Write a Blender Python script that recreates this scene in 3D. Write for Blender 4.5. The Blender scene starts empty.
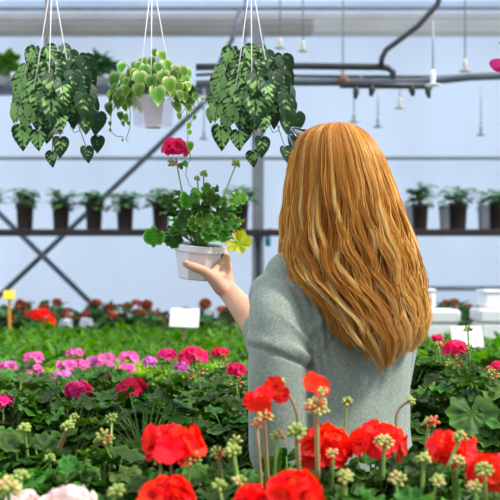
import bpy, math, random
import numpy as np
from mathutils import Vector, Matrix, noise

random.seed(7)
PI = math.pi
SC = bpy.context.scene
COL = SC.collection
CAMZ, HOR, F = 1.35, 268.0, 1000.0


def P(px, py, Y):
    """world point seen at photo pixel (px, py) at distance Y"""
    return Vector(((px - 250) * Y / F, Y, CAMZ - (py - HOR) * Y / F))


def V(*a):
    return Vector(a)


# ------------------------------------------------------------------ mesh builder
class MB:
    def __init__(s):
        s.v, s.f, s.uv, s.t, s.m = [], [], [], [], []

    def vert(s, p, uv=(0, 0), t=(.5, .5, .5)):
        s.v.append((p[0], p[1], p[2])); s.uv.append(uv); s.t.append(t)
        return len(s.v) - 1

    def face(s, f, m=0):
        s.f.append(tuple(f)); s.m.append(m)

    def tube(s, pts, rad, n=6, cap=True, t=(.5, .5, .5), m=0):
        pts = [Vector(p) for p in pts]
        if not hasattr(rad, '__len__'):
            rad = [rad] * len(pts)
        up = None; prev = None
        for i, p in enumerate(pts):
            d = (pts[min(i + 1, len(pts) - 1)] - pts[max(i - 1, 0)])
            if d.length < 1e-9:
                d = V(0, 0, 1)
            d.normalize()
            if up is None:
                up = V(0, 0, 1) if abs(d.z) < .9 else V(1, 0, 0)
            a = (up - d * up.dot(d)).normalized(); b = d.cross(a); up = a
            base = len(s.v)
            for k in range(n):
                th = 2 * PI * k / n
                s.vert(p + (a * math.cos(th) + b * math.sin(th)) * rad[i], (k / n, i / max(1, len(pts) - 1)), t)
            if prev is not None:
                for k in range(n):
                    s.face((prev + k, prev + (k + 1) % n, base + (k + 1) % n, base + k), m)
            elif cap:
                s.face([base + k for k in range(n)][::-1], m)
            prev = base
        if cap:
            s.face([prev + k for k in range(n)], m)

    def loft(s, rings, cap=True, t=(.5, .5, .5), m=0):
        prev = None
        for r in rings:
            base = len(s.v); n = len(r)
            for p in r:
                s.vert(p, (0, 0), t)
            if prev is not None:
                for k in range(n):
                    s.face((prev + k, prev + (k + 1) % n, base + (k + 1) % n, base + k), m)
            elif cap:
                s.face([base + k for k in range(n)][::-1], m)
            prev = base
        if cap:
            s.face([prev + k for k in range(n)], m)

    def lathe(s, c, prof, n=24, cap=True, t=(.5, .5, .5), m=0, rot=0.0, axis=None):
        c = Vector(c)
        M = Matrix.Identity(3) if axis is None else V(0, 0, 1).rotation_difference(Vector(axis)).to_matrix()
        s.loft([[c + M @ V(r * math.cos(rot + 2 * PI * k / n), r * math.sin(rot + 2 * PI * k / n), z) for k in range(n)] for r, z in prof], cap, t, m)

    def ball(s, c, r, n=8, k=6, t=(.5, .5, .5), m=0, axis=None):
        r = (r, r, r) if not hasattr(r, '__len__') else r
        c = Vector(c)
        M = Matrix.Identity(3) if axis is None else V(0, 0, 1).rotation_difference(Vector(axis)).to_matrix()
        rings = []
        for j in range(k + 1):
            ph = -PI / 2 + PI * (j + .02) / (k + .04)
            rings.append([c + M @ V(r[0] * math.cos(ph) * math.cos(2 * PI * i / n), r[1] * math.cos(ph) * math.sin(2 * PI * i / n), r[2] * math.sin(ph)) for i in range(n)])
        s.loft(rings, True, t, m)

    def box(s, c, d, bev=0.0, M=None, t=(.5, .5, .5), m=0):
        """box with chamfered vertical and horizontal edges"""
        c = Vector(c); M = M or Matrix.Identity(3)
        hx, hy, hz = d[0] / 2, d[1] / 2, d[2] / 2
        b = min(bev, hx * .45, hy * .45, hz * .45)
        def ring(x, y, z, b):
            if b <= 0:
                return [V(x, y, z), V(-x, y, z), V(-x, -y, z), V(x, -y, z)]
            return [V(x, y - b, z), V(x - b, y, z), V(-x + b, y, z), V(-x, y - b, z), V(-x, -y + b, z), V(-x + b, -y, z), V(x - b, -y, z), V(x, -y + b, z)]
        if b > 0:
            rr = [ring(hx - b, hy - b, -hz, b * .6), ring(hx, hy, -hz + b, b), ring(hx, hy, hz - b, b), ring(hx - b, hy - b, hz, b * .6)]
        else:
            rr = [ring(hx, hy, -hz, 0), ring(hx, hy, hz, 0)]
        s.loft([[c + M @ p for p in r] for r in rr], True, t, m)

    def leaf(s, base, tip, nrm, L, outline, zf, t=(.5, .5, .5), cen=(0, .45), rings=(.45, .8, 1.0), m=0):
        tip = Vector(tip).normalized(); n = Vector(nrm)
        n = n - tip * n.dot(tip)
        if n.length < 1e-4:
            n = tip.orthogonal()
        n.normalize(); sd = tip.cross(n); base = Vector(base)
        def w(x, y):
            return base + (sd * x + tip * y + n * zf(x, y)) * L
        c = s.vert(w(*cen), cen, t); prev = None; k = len(outline)
        for r in rings:
            b = len(s.v)
            for (x, y) in outline:
                xx, yy = cen[0] + (x - cen[0]) * r, cen[1] + (y - cen[1]) * r
                s.vert(w(xx, yy), (xx, yy), t)
            for i in range(k):
                j = (i + 1) % k
                s.face((c, b + i, b + j) if prev is None else (prev + i, b + i, b + j, prev + j), m)
            prev = b


ORG = {}


def mesh_obj(name, mb, mats, parent=None, loc=None, smooth=True):
    """link ONE mesh object; mb is in world coordinates"""
    org = Vector(loc) if loc is not None else (ORG[parent] if parent is not None else V(0, 0, 0))
    me = bpy.data.meshes.new(name)
    v = np.array(mb.v, dtype=np.float32) - np.array(org, dtype=np.float32)
    me.from_pydata(v.tolist() if len(v) < 1 else v, [], mb.f)
    if not isinstance(mats, (list, tuple)):
        mats = [mats]
    for m in mats:
        me.materials.append(m)
    if smooth:
        me.polygons.foreach_set('use_smooth', [True] * len(me.polygons))
    if len(mats) > 1:
        me.polygons.foreach_set('material_index', mb.m)
    li = np.empty(len(me.loops), dtype=np.int32); me.loops.foreach_get('vertex_index', li)
    ul = me.uv_layers.new(name='UVMap')
    ul.data.foreach_set('uv', np.array(mb.uv, dtype=np.float32)[li].ravel())
    ca = me.color_attributes.new('tint', 'FLOAT_COLOR', 'POINT')
    tt = np.ones((len(mb.v), 4), dtype=np.float32); tt[:, :3] = np.array(mb.t, dtype=np.float32)
    ca.data.foreach_set('color', tt.ravel())
    me.update()
    o = bpy.data.objects.new(name, me); COL.objects.link(o)
    if parent is not None:
        o.parent = parent
        if loc is not None:
            o.location = org - ORG[parent]
    else:
        o.location = org
    ORG[o] = org
    return o


def tag(o, label=None, cat=None, group=None, kind=None):
    if label: o['label'] = label
    if cat: o['category'] = cat
    if group: o['group'] = group
    if kind: o['kind'] = kind
    return o


def thing(name, loc, label, cat, group=None):
    o = bpy.data.objects.new(name, None); COL.objects.link(o)
    o.empty_display_size = .05
    o.location = loc; ORG[o] = Vector(loc)
    return tag(o, label, cat, group)


def dup(root, loc, rz=0.0, sc=1.0, label=None):
    r = root.copy(); COL.objects.link(r)
    r.location = loc; r.rotation_euler = (0, 0, rz); r.scale = (sc, sc, sc)
    if label: r['label'] = label
    ORG[r] = Vector(loc)
    for ch in list(root.children):
        c = ch.copy(); COL.objects.link(c); c.parent = r
        for g in list(ch.children):
            d = g.copy(); COL.objects.link(d); d.parent = c
    return r


def struct(name, mb, mat, smooth=False):
    return tag(mesh_obj(name, mb, mat, smooth=smooth), kind='structure')


# ------------------------------------------------------------------ materials
def newmat(name):
    m = bpy.data.materials.new(name); m.use_nodes = True
    nt = m.node_tree; nt.nodes.clear()
    out = nt.nodes.new('ShaderNodeOutputMaterial')
    return m, nt, out


def nd(nt, t, **kw):
    n = nt.nodes.new(t)
    for k, v in kw.items():
        if k in n.inputs.keys():
            n.inputs[k].default_value = v
        else:
            setattr(n, k, v)
    return n


def c4(c):
    return (c[0], c[1], c[2], 1)


def ramp(nt, fac, stops):
    r = nt.nodes.new('ShaderNodeValToRGB')
    e = r.color_ramp.elements
    while len(e) < len(stops):
        e.new(.5)
    for i, (p, c) in enumerate(stops):
        e[i].position = p; e[i].color = c4(c)
    nt.links.new(fac, r.inputs[0])
    return r.outputs[0]


def plain(name, a, b=None, rough=.6, scale=20, spec=.4, metal=0.0, bump=0.0, coords='Object'):
    """two colours mixed by noise"""
    m, nt, out = newmat(name)
    bs = nd(nt, 'ShaderNodeBsdfPrincipled', Roughness=rough, Metallic=metal)
    bs.inputs['Specular IOR Level'].default_value = spec
    tc = nd(nt, 'ShaderNodeTexCoord')
    no = nd(nt, 'ShaderNodeTexNoise', Scale=scale, Detail=4.0)
    nt.links.new(tc.outputs[coords], no.inputs['Vector'])
    b = b or tuple(x * .8 for x in a)
    nt.links.new(ramp(nt, no.outputs['Fac'], [(.35, a), (.65, b)]), bs.inputs['Base Color'])
    if bump:
        bp = nd(nt, 'ShaderNodeBump', Strength=bump, Distance=.002)
        nt.links.new(no.outputs['Fac'], bp.inputs['Height']); nt.links.new(bp.outputs[0], bs.inputs['Normal'])
    nt.links.new(bs.outputs[0], out.inputs[0])
    return m


def tinted(nt, col, lo=.6, hi=1.4, hue=.025):
    """multiply a colour by the leaf's own random brightness, shift hue with green channel"""
    at = nd(nt, 'ShaderNodeAttribute', attribute_name='tint')
    sep = nd(nt, 'ShaderNodeSeparateColor')
    nt.links.new(at.outputs['Color'], sep.inputs[0])
    mr = nd(nt, 'ShaderNodeMapRange'); mr.inputs['To Min'].default_value = lo; mr.inputs['To Max'].default_value = hi
    nt.links.new(sep.outputs[0], mr.inputs['Value'])
    hs = nd(nt, 'ShaderNodeHueSaturation')
    nt.links.new(col, hs.inputs['Color']); nt.links.new(mr.outputs[0], hs.inputs['Value'])
    mh = nd(nt, 'ShaderNodeMapRange'); mh.inputs['To Min'].default_value = .5 - hue; mh.inputs['To Max'].default_value = .5 + hue
    nt.links.new(sep.outputs[1], mh.inputs['Value']); nt.links.new(mh.outputs[0], hs.inputs['Hue'])
    return hs.outputs[0], sep


def leafy(name, a, b, zone=None, edge=None, trans=.35, rough=.5, spec=.22, cen=(0, .45), lo=.6, hi=1.4, bump=.4, hue=.022, es=(.44, .5)):
    """leaf or petal: colour runs from the middle (a) to the rim (b) of each blade; zone = darker ring; edge = pale rim"""
    m, nt, out = newmat(name)
    uv = nd(nt, 'ShaderNodeUVMap', uv_map='UVMap')
    sub = nd(nt, 'ShaderNodeVectorMath', operation='DISTANCE'); sub.inputs[1].default_value = (cen[0], cen[1], 0)
    nt.links.new(uv.outputs[0], sub.inputs[0])
    stops = [(.0, a)]
    if zone:
        stops += [(.2, a), (.28, zone), (.36, a)]
    stops += [(es[0], b)]
    if edge:
        stops += [(es[1], edge)]
    tc = nd(nt, 'ShaderNodeTexCoord')
    no = nd(nt, 'ShaderNodeTexNoise', Scale=40.0, Detail=3.0); nt.links.new(tc.outputs['Object'], no.inputs['Vector'])
    ad = nd(nt, 'ShaderNodeMath', operation='MULTIPLY_ADD'); ad.inputs[1].default_value = .12
    nt.links.new(no.outputs['Fac'], ad.inputs[0]); nt.links.new(sub.outputs['Value'], ad.inputs[2])
    sb = nd(nt, 'ShaderNodeMath', operation='SUBTRACT'); sb.inputs[1].default_value = .06
    nt.links.new(ad.outputs[0], sb.inputs[0])
    col, sep = tinted(nt, ramp(nt, sb.outputs[0], stops), lo, hi, hue)
    bs = nd(nt, 'ShaderNodeBsdfPrincipled', Roughness=rough); bs.inputs['Specular IOR Level'].default_value = spec
    tr = nd(nt, 'ShaderNodeBsdfTranslucent')
    mx = nd(nt, 'ShaderNodeMixShader'); mx.inputs[0].default_value = trans
    g = nd(nt, 'ShaderNodeHueSaturation', Saturation=1.1, Value=1.5)
    nt.links.new(col, bs.inputs['Base Color']); nt.links.new(col, g.inputs['Color']); nt.links.new(g.outputs[0], tr.inputs['Color'])
    if bump:
        # radiating veins
        sx = nd(nt, 'ShaderNodeSeparateXYZ'); s2 = nd(nt, 'ShaderNodeVectorMath', operation='SUBTRACT'); s2.inputs[1].default_value = (cen[0], cen[1] - .1, 0)
        nt.links.new(uv.outputs[0], s2.inputs[0]); nt.links.new(s2.outputs[0], sx.inputs[0])
        an = nd(nt, 'ShaderNodeMath', operation='ARCTAN2'); nt.links.new(sx.outputs[0], an.inputs[0]); nt.links.new(sx.outputs[1], an.inputs[1])
        mu = nd(nt, 'ShaderNodeMath', operation='MULTIPLY'); mu.inputs[1].default_value = 9.0; nt.links.new(an.outputs[0], mu.inputs[0])
        co = nd(nt, 'ShaderNodeMath', operation='COSINE'); nt.links.new(mu.outputs[0], co.inputs[0])
        bp = nd(nt, 'ShaderNodeBump', Strength=bump, Distance=.003)
        nt.links.new(co.outputs[0], bp.inputs['Height']); nt.links.new(bp.outputs[0], bs.inputs['Normal'])
    nt.links.new(bs.outputs[0], mx.inputs[1]); nt.links.new(tr.outputs[0], mx.inputs[2]); nt.links.new(mx.outputs[0], out.inputs[0])
    return m


def variegated(name, dark, pale, trans=.2):
    """heart leaf with pale feathered patches between dark veins"""
    m, nt, out = newmat(name)
    uv = nd(nt, 'ShaderNodeUVMap', uv_map='UVMap')
    at = nd(nt, 'ShaderNodeAttribute', attribute_name='tint')
    sep = nd(nt, 'ShaderNodeSeparateColor'); nt.links.new(at.outputs['Color'], sep.inputs[0])
    sx = nd(nt, 'ShaderNodeSeparateXYZ'); nt.links.new(uv.outputs[0], sx.inputs[0])
    ab = nd(nt, 'ShaderNodeMath', operation='ABSOLUTE'); nt.links.new(sx.outputs[0], ab.inputs[0])
    def M(op, a, b=None, **kw):
        n = nd(nt, 'ShaderNodeMath', operation=op)
        for i, q in enumerate((a, b)):
            if q is None: continue
            if isinstance(q, (int, float)): n.inputs[i].default_value = q
            else: nt.links.new(q, n.inputs[i])
        return n.outputs[0]
    # side veins sweep forward from the midrib
    ph = M('MULTIPLY', M('SUBTRACT', sx.outputs[1], M('MULTIPLY', ab.outputs[0], .9)), 26.0)
    vein = M('COSINE', ph)
    cb = nd(nt, 'ShaderNodeCombineXYZ'); nt.links.new(sx.outputs[0], cb.inputs[0]); nt.links.new(sx.outputs[1], cb.inputs[1])
    nt.links.new(M('MULTIPLY', sep.outputs[2], 37.0), cb.inputs[2])
    no = nd(nt, 'ShaderNodeTexNoise', Scale=4.0, Detail=2.0); nt.links.new(cb.outputs[0], no.inputs['Vector'])
    d = nd(nt, 'ShaderNodeVectorMath', operation='DISTANCE'); d.inputs[1].default_value = (0, .42, 0); nt.links.new(uv.outputs[0], d.inputs[0])
    val = M('ADD', M('MULTIPLY', vein, .11), M('MULTIPLY', no.outputs['Fac'], 1.1))
    val = M('SUBTRACT', val, M('MULTIPLY', d.outputs['Value'], .85))
    val = M('ADD', val, M('MULTIPLY', M('SUBTRACT', sep.outputs[1], .5), .5))
    mid = M('MULTIPLY', M('LESS_THAN', ab.outputs[0], .018), .35)
    val = M('SUBTRACT', val, mid)
    mixc = tuple((a * .6 + b * .4) for a, b in zip(dark, pale))
    base = ramp(nt, val, [(.27, dark), (.36, mixc), (.46, pale)])
    hs = nd(nt, 'ShaderNodeHueSaturation'); nt.links.new(base, hs.inputs['Color'])
    mr = nd(nt, 'ShaderNodeMapRange'); mr.inputs['To Min'].default_value = .5; mr.inputs['To Max'].default_value = 1.5
    nt.links.new(sep.outputs[0], mr.inputs['Value']); nt.links.new(mr.outputs[0], hs.inputs['Value'])
    bs = nd(nt, 'ShaderNodeBsdfPrincipled', Roughness=.45); bs.inputs['Specular IOR Level'].default_value = .3
    tr = nd(nt, 'ShaderNodeBsdfTranslucent'); mx = nd(nt, 'ShaderNodeMixShader'); mx.inputs[0].default_value = trans
    nt.links.new(hs.outputs[0], bs.inputs['Base Color']); nt.links.new(hs.outputs[0], tr.inputs['Color'])
    bp = nd(nt, 'ShaderNodeBump', Strength=.05, Distance=.002); nt.links.new(vein, bp.inputs['Height']); nt.links.new(bp.outputs[0], bs.inputs['Normal'])
    nt.links.new(bs.outputs[0], mx.inputs[1]); nt.links.new(tr.outputs[0], mx.inputs[2]); nt.links.new(mx.outputs[0], out.inputs[0])
    return m


# leaf outlines (x across, y along the midrib, base at the petiole)
def ger_outline(k=26, scal=.06, lobes=9):
    o = []
    for i in range(k):
        th = 2 * PI * i / k
        dn = min(abs(th - PI), 2 * PI - abs(th - PI))
        r = .5 * (1 - .62 * math.exp(-(dn / .3) ** 2)) * (1 + scal * math.cos(lobes * th))
        o.append((r * math.sin(th), .42 + r * math.cos(th)))
    return o


def sym(half):
    return half + [(-x, y) for x, y in reversed(half) if abs(x) > 1e-6]


GER = ger_outline()
GER_HI = ger_outline(44, .085, 11)
HEART = sym([(0, .05), (.10, -.05), (.24, -.04), (.37, .08), (.42, .25), (.38, .46), (.28, .66), (.15, .84), (.06, .95), (0, 1.02)])
PEP = sym([(0, .02), (.14, -.03), (.32, .08), (.41, .28), (.37, .5), (.25, .74), (.1, .92), (0, 1.0)])
OVAL = sym([(0, 0), (.14, .12), (.22, .4), (.17, .7), (0, 1.0)])

# ------------------------------------------------------------------ material set
M = {}
M['leaf_dark'] = leafy('geranium_leaf', (.040, .102, .012), (.052, .130, .016), zone=(.020, .066, .010), trans=.25, lo=.35, hi=1.75)
M['leaf_mid'] = leafy('geranium_leaf_fresh', (.085, .24, .035), (.10, .28, .045), zone=(.06, .17, .03), trans=.35, lo=.55, hi=1.5)
M['leaf_held'] = leafy('held_geranium_leaf', (.060, .175, .016), (.080, .215, .022), zone=(.035, .11, .010), edge=(.24, .42, .10), trans=.28, lo=.45, hi=1.6)
M['leaf_yellowing'] = leafy('yellowing_leaf', (.30, .50, .03), (.62, .62, .06), edge=(.55, .35, .08), trans=.4, lo=.8, hi=1.2)
M['leaf_young'] = leafy('young_leaf', (.066, .18, .014), (.09, .235, .018), trans=.42, lo=.5, hi=1.5, bump=0)
M['leaf_lime'] = leafy('lime_leaf', (.19, .36, .03), (.24, .44, .035), trans=.42, lo=.5, hi=1.4, bump=.2)
M['leaf_far'] = leafy('far_leaf', (.05, .12, .045), (.06, .14, .05), trans=.25, lo=.5, hi=1.4, bump=0)
M['leaf_shelf'] = leafy('shelf_leaf', (.05, .17, .05), (.07, .21, .07), trans=.3, lo=.6, hi=1.4, bump=0)
M['leaf_silver'] = variegated('silver_heart_leaf', (.008, .044, .009), (.27, .50, .15))
M['leaf_cream'] = leafy('cream_edged_leaf', (.085, .21, .025), (.13, .28, .045), edge=(.52, .58, .27), trans=.3, lo=.45, hi=1.6, bump=0, es=(.30, .50))
M['stem'] = plain('green_stem', (.17, .33, .06), (.22, .36, .09), .5)
M['stem_brown'] = plain('woody_stem', (.34, .20, .10), (.24, .22, .08), .6)
M['stem_pink'] = plain('pinkish_stem', (.50, .27, .17), (.36, .30, .12), .5)
M['vine'] = plain('vine_stem', (.10, .20, .06), (.16, .22, .08), .5)
M['bud'] = plain('bud_green', (.20, .33, .05), (.38, .44, .11), .5, 60)
M['bud_pale'] = plain('bud_pale', (.46, .48, .13), (.60, .40, .18), .5, 90)
M['bud_red'] = plain('bud_red', (.65, .06, .03), (.75, .25, .10), .5, 60)


def petal(name, a, b, **k):
    return leafy(name, a, b, trans=.3, rough=.55, spec=.25, cen=(0, 0), lo=.72, hi=1.2, bump=0, hue=.006, **k)


M['red'] = petal('red_petal', (.80, .010, .005), (.88, .020, .008))
M['crimson'] = petal('crimson_petal', (.62, .008, .05), (.72, .015, .09))
M['magenta'] = petal('magenta_petal', (.60, .012, .14), (.74, .03, .24))
M['rose'] = petal('rose_petal', (.70, .012, .10), (.82, .025, .16))
M['pink'] = petal('pink_petal', (.72, .10, .38), (.82, .20, .52))
M['lilac'] = petal('lilac_petal', (.60, .12, .50), (.72, .24, .62))
M['blush'] = petal('blush_petal', (.84, .55, .56), (.88, .72, .70))
M['rust_petal'] = petal('rust_petal', (.22, .05, .025), (.30, .07, .03))
M['white_petal'] = petal('white_petal', (.5, .53, .62), (.6, .62, .70))
M['soil'] = plain('soil', (.035, .02, .012), (.07, .04, .025), .95, 120, .1, bump=.8)
M['pot_brown'] = plain('brown_plastic', (.026, .014, .013), (.034, .018, .016), .5, 8)
M['pot_grey'] = plain('grey_plastic', (.42, .43, .50), (.48, .48, .54), .5, 8)
M['pot_white'] = plain('white_plastic', (.83, .83, .87), (.80, .80, .85), .35, 6, .5)
M['pot_hanging'] = plain('milky_plastic', (.80, .76, .80), (.76, .73, .78), .4, 6)
M['cord'] = plain('white_cord', (.85, .82, .84), (.78, .74, .77), .5, 30)
M['galv'] = plain('galvanised_steel', (.26, .28, .30), (.33, .35, .37), .45, 14, metal=.2)
M['strut'] = plain('dark_steel', (.07, .09, .12), (.10, .12, .15), .5, 14)
M['beam'] = plain('painted_beam', (.36, .32, .28), (.44, .40, .35), .7, 3)
M['beam_pale'] = plain('pale_beam', (.60, .57, .53), (.68, .65, .61), .7, 3)
M['shelf'] = plain('shelf_timber', (.016, .013, .014), (.024, .018, .018), .7, 9)
M['black'] = plain('black_pvc', (.03, .035, .045), (.04, .045, .055), .45, 9)
M['rust'] = plain('rusty_steel', (.20, .09, .06), (.12, .06, .05), .8, 40)
M['bench'] = plain('bench_metal', (.30, .32, .33), (.36, .37, .38), .5, 6)
M['concrete'] = plain('concrete', (.38, .37, .35), (.30, .29, .28), .9, 4, .2, bump=.3)
M['sign_white'] = plain('white_card', (.86, .86, .88), (.83, .83, .86), .5, 4)
M['sign_yellow'] = plain('yellow_card', (.85, .58, .05), (.80, .52, .04), .5, 4)
M['stake_orange'] = plain('orange_stake', (.75, .33, .05), (.70, .30, .04), .5, 4)
M['stake'] = plain('wooden_stake', (.45, .36, .22), (.5, .4, .26), .7, 20)
M['ink'] = plain('grey_print', (.36, .37, .41), (.42, .43, .47), .7, 30)
M['teal'] = plain('teal_clip', (.05, .33, .45), (.06, .36, .48), .5, 9)
M['brass'] = plain('pale_nozzle', (.62, .60, .52), (.5, .48, .4), .5, 30)


def clear_plastic():
    m, nt, out = newmat('clear_plastic')
    a = nd(nt, 'ShaderNodeBsdfTransparent'); a.inputs[0].default_value = (.97, .96, .98, 1)
    b = nd(nt, 'ShaderNodeBsdfPrincipled', Roughness=.2); b.inputs['Base Color'].default_value = (.82, .78, .82, 1)
    mx = nd(nt, 'ShaderNodeMixShader'); mx.inputs[0].default_value = .12
    nt.links.new(a.outputs[0], mx.inputs[1]); nt.links.new(b.outputs[0], mx.inputs[2]); nt.links.new(mx.outputs[0], out.inputs[0])
    return m


M['clear'] = clear_plastic()


def film(name, col, dif=.35):
    """milky greenhouse film: passes daylight diffusely"""
    m, nt, out = newmat(name)
    tc = nd(nt, 'ShaderNodeTexCoord'); mp = nd(nt, 'ShaderNodeMapping'); mp.inputs['Scale'].default_value = (1.6, 1, .35)
    no = nd(nt, 'ShaderNodeTexNoise', Scale=1.3, Detail=3.0)
    nt.links.new(tc.outputs['Object'], mp.inputs[0]); nt.links.new(mp.outputs[0], no.inputs['Vector'])
    c = ramp(nt, no.outputs['Fac'], [(.3, tuple(x * .93 for x in col)), (.7, col)])
    a = nd(nt, 'ShaderNodeBsdfTranslucent'); b = nd(nt, 'ShaderNodeBsdfDiffuse'); mx = nd(nt, 'ShaderNodeMixShader'); mx.inputs[0].default_value = dif
    nt.links.new(c, a.inputs[0]); nt.links.new(c, b.inputs[0]); nt.links.new(a.outputs[0], mx.inputs[1]); nt.links.new(b.outputs[0], mx.inputs[2])
    nt.links.new(mx.outputs[0], out.inputs[0])
    return m


M['film'] = film('greenhouse_film', (.83, .885, .955))

# ------------------------------------------------------------------ the setting
WY = 6.9
b = MB(); b.box((0, 2.8, -.05), (9.4, 8.6, .1)); struct('floor', b, M['concrete'])
b = MB(); b.box((0, WY + .02, 1.6), (9.2, .02, 3.4)); struct('wall_back', b, M['film'])
for nm_, x_ in (('wall_left', -4.6), ('wall_right', 4.6)):
    b = MB(); b.box((x_, 2.8, 1.6), (.02, 8.2, 3.4)); struct(nm_, b, M['film'])
b = MB()
b.box((0, WY - .6, 3.47), (9.2, 1.5, .02), M=Matrix.Rotation(math.radians(-24), 3, 'X')); struct('ceiling', b, M['film'])

# eave beams across the top of the back wall
def hbar(name, py0, py1, Y, dy, mat, label, x0=-4.55, x1=4.55, cat='beam'):
    z0, z1 = P(0, py1, Y).z, P(0, py0, Y).z
    b = MB(); b.box(((x0 + x1) / 2, Y + dy / 2, (z0 + z1) / 2), (x1 - x0, dy, z1 - z0), .008)
    o = mesh_obj(name, b, mat, loc=((x0 + x1) / 2, Y + dy / 2, z0), smooth=False)
    return tag(o, kind='structure')


hbar('trim_1', 22, 33, 6.70, .12, M['beam'], '', -4.55, .42)
hbar('trim_5', 20, 33, 6.71, .12, M['beam_pale'], '', .42, 4.55)
hbar('trim_2', 12.5, 20, 6.78, .08, M['beam_pale'], '')
hbar('trim_3', 156.5, 159.5, 6.80, .05, M['galv'], '')
hbar('trim_4', 286, 291, 6.80, .05, M['galv'], '', .8, 3.5)
b = MB(); b.tube([P(-260, 9, 6.5), P(760, 8, 6.5)], .014, 10)
tag(mesh_obj('roof_pipe', b, M['galv'], loc=P(250, 8, 6.5)), 'grey steel pipe running just under the roof along the top edge', 'pipe')

# steel post and the crossed braces
b = MB(); p0, p1 = P(258, 295, 6.3), P(258, 30, 6.3)
b.box((p0.x, 6.3, p1.z / 2 - .0), (.075, .06, p1.z), .006)
o = thing('support_post', (p0.x, 6.3, 0), 'grey steel upright post', 'post')
mesh_obj('shaft', b, M['galv'], o, smooth=False)
b = MB(); b.box((p0.x, 6.3, .01), (.16, .14, .02), .004); mesh_obj('foot_plate', b, M['galv'], o, smooth=False)
b = MB(); b.box((p0.x - .002, 6.26, P(0, 233, 6.26).z), (.10, .02, .045), .004); mesh_obj('bracket', b, M['rust'], o, smooth=False)
o['label'] = 'grey steel upright post with a rusty bracket, beside the held geranium'

def bar(name, a, c, r, mat, label, cat):
    b = MB(); b.tube([a, c], r, 8)
    return tag(mesh_obj(name, b, mat, loc=min((a, c), key=lambda q: q.z)), label, cat)


bar('diagonal_brace', P(-195, 479.6, 6.66), P(232, 76, 6.66), .018, M['strut'], 'dark steel brace rising to the right behind the shelf of potted plants', 'brace')
bar('diagonal_brace', P(-70, 146, 6.60), P(268, 476, 6.60), .018, M['strut'], 'dark steel brace sloping down to the right under the shelf of potted plants', 'brace')
bar('hanging_strap', P(46, 64, 6.4), P(48, -20, 6.4), .016, M['beam'], 'short tan vertical strap behind the cords of the left hanging basket', 'strap')

# long shelf with the row of brown pots
SY = 6.0
zs = P(0, 235.5, SY).z; zt = P(0, 229.5, SY).z
sh = thing('wall_shelf', (0, SY, zs), 'long dark timber shelf along the back wall carrying the row of brown pots', 'shelf')
b = MB(); b.box((0, SY + .04, (zs + zt) / 2), (6.4, .20, zt - zs), .004); mesh_obj('shelf_board', b, M['shelf'], sh, smooth=False)
for x in (-2.6, -1.75, .05, .55, 1.75, 2.6):
    b = MB(); b.tube([(x, SY + .14, zs - .01), (x, SY + .14, 0)], .014, 8); mesh_obj('leg', b, M['strut'], sh)
ZS = zt

# upper rail carrying a few plants
UY = 6.1
zu0, zu1 = P(0, 93, UY).z, P(0, 86.5, UY).z
us = thing('upper_shelf', (0, UY, zu0), 'narrow grey shelf high across the greenhouse above the row of brown pots', 'shelf')
b = MB(); b.box((-1.5, UY + .03, (zu0 + zu1) / 2), (3.06, .14, zu1 - zu0), .004); mesh_obj('shelf_board', b, M['strut'], us, smooth=False)
for x in (-2.9, -1.62, -.03):
    b = MB(); b.tube([(x, UY + .07, zu1), (x, UY + .07, 3.05)], .006, 6); mesh_obj('hanger_rod', b, M['strut'], us)
ZU = zu1

# irrigation main with a goose-neck, valves and drop sprinklers
IY = 4.6
ip = thing('irrigation_main', P(350, 82, IY), 'dark pipe truss crossing the greenhouse above the woman with hanging valves', 'pipe')
b = MB(); b.tube([P(196, 84, IY), P(300, 82, IY), P(420, 82, IY), P(470, 77, IY), P(640, 70, IY)], .018, 10); mesh_obj('main_pipe', b, M['strut'], ip)
b = MB(); b.tube([P(196, 75, IY + .05), P(240, 73, IY + .05), P(300, 76, IY + .05), P(440, 77, IY + .05), P(640, 66, IY + .05)], .008, 8); mesh_obj('truss_rail', b, M['strut'], ip)
b = MB(); b.tube([P(196, 67, IY), P(300, 66, IY), P(380, 67, IY), P(388, 68, IY), P(393, 72, IY), P(393, 84, IY)], .016, 10); mesh_obj('feed_pipe', b, M['black'], ip)
b = MB(); b.tube([P(340, 85, IY - .03), P(432, 86, IY - .03)], .015, 10); mesh_obj('manifold', b, M['black'], ip)
for x, y, r in ((356, 93, .014), (372, 90, .016), (412, 90, .016), (428, 92, .014)):
    b = MB(); b.tube([P(x, 86, IY - .03), P(x, y, IY - .03), P(x + (1 if x > 380 else -1), y + 6, IY - .03)], [r, r, r * .5], 8)
    mesh_obj('valve', b, M['black'], ip)
b = MB(); b.ball(P(344, 82, IY - .02), .03, 10, 8); mesh_obj('coupling', b, M['rust'], ip)
b = MB(); b.tube([P(362, 76, IY), P(354, 86, IY)], .01, 8); mesh_obj('elbow', b, M['black'], ip)
b = MB()
pts = [P(446, -20, IY - .02), P(437, 5, IY - .02), P(418, 26, IY - .02), P(398, 41, IY - .02), P(386, 50, IY - .02), P(382, 58, IY - .02), P(381, 66, IY - .02)]
b.tube(pts, .013, 10); tag(mesh_obj('hanging_hose', b, M['black'], loc=pts[-1]), 'black hose looping down from the roof onto the pipe above the woman', 'hose')
b = MB()
pts = [P(240, 10, IY + .3), P(232, 40, IY + .3), P(222, 58, IY + .3), P(216, 74, IY + .3)]
b.tube(pts, .012, 10); tag(mesh_obj('hanging_hose', b, M['strut'], loc=pts[-1]), 'dark hose hanging down behind the cords of the right hanging basket', 'hose')

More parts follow.
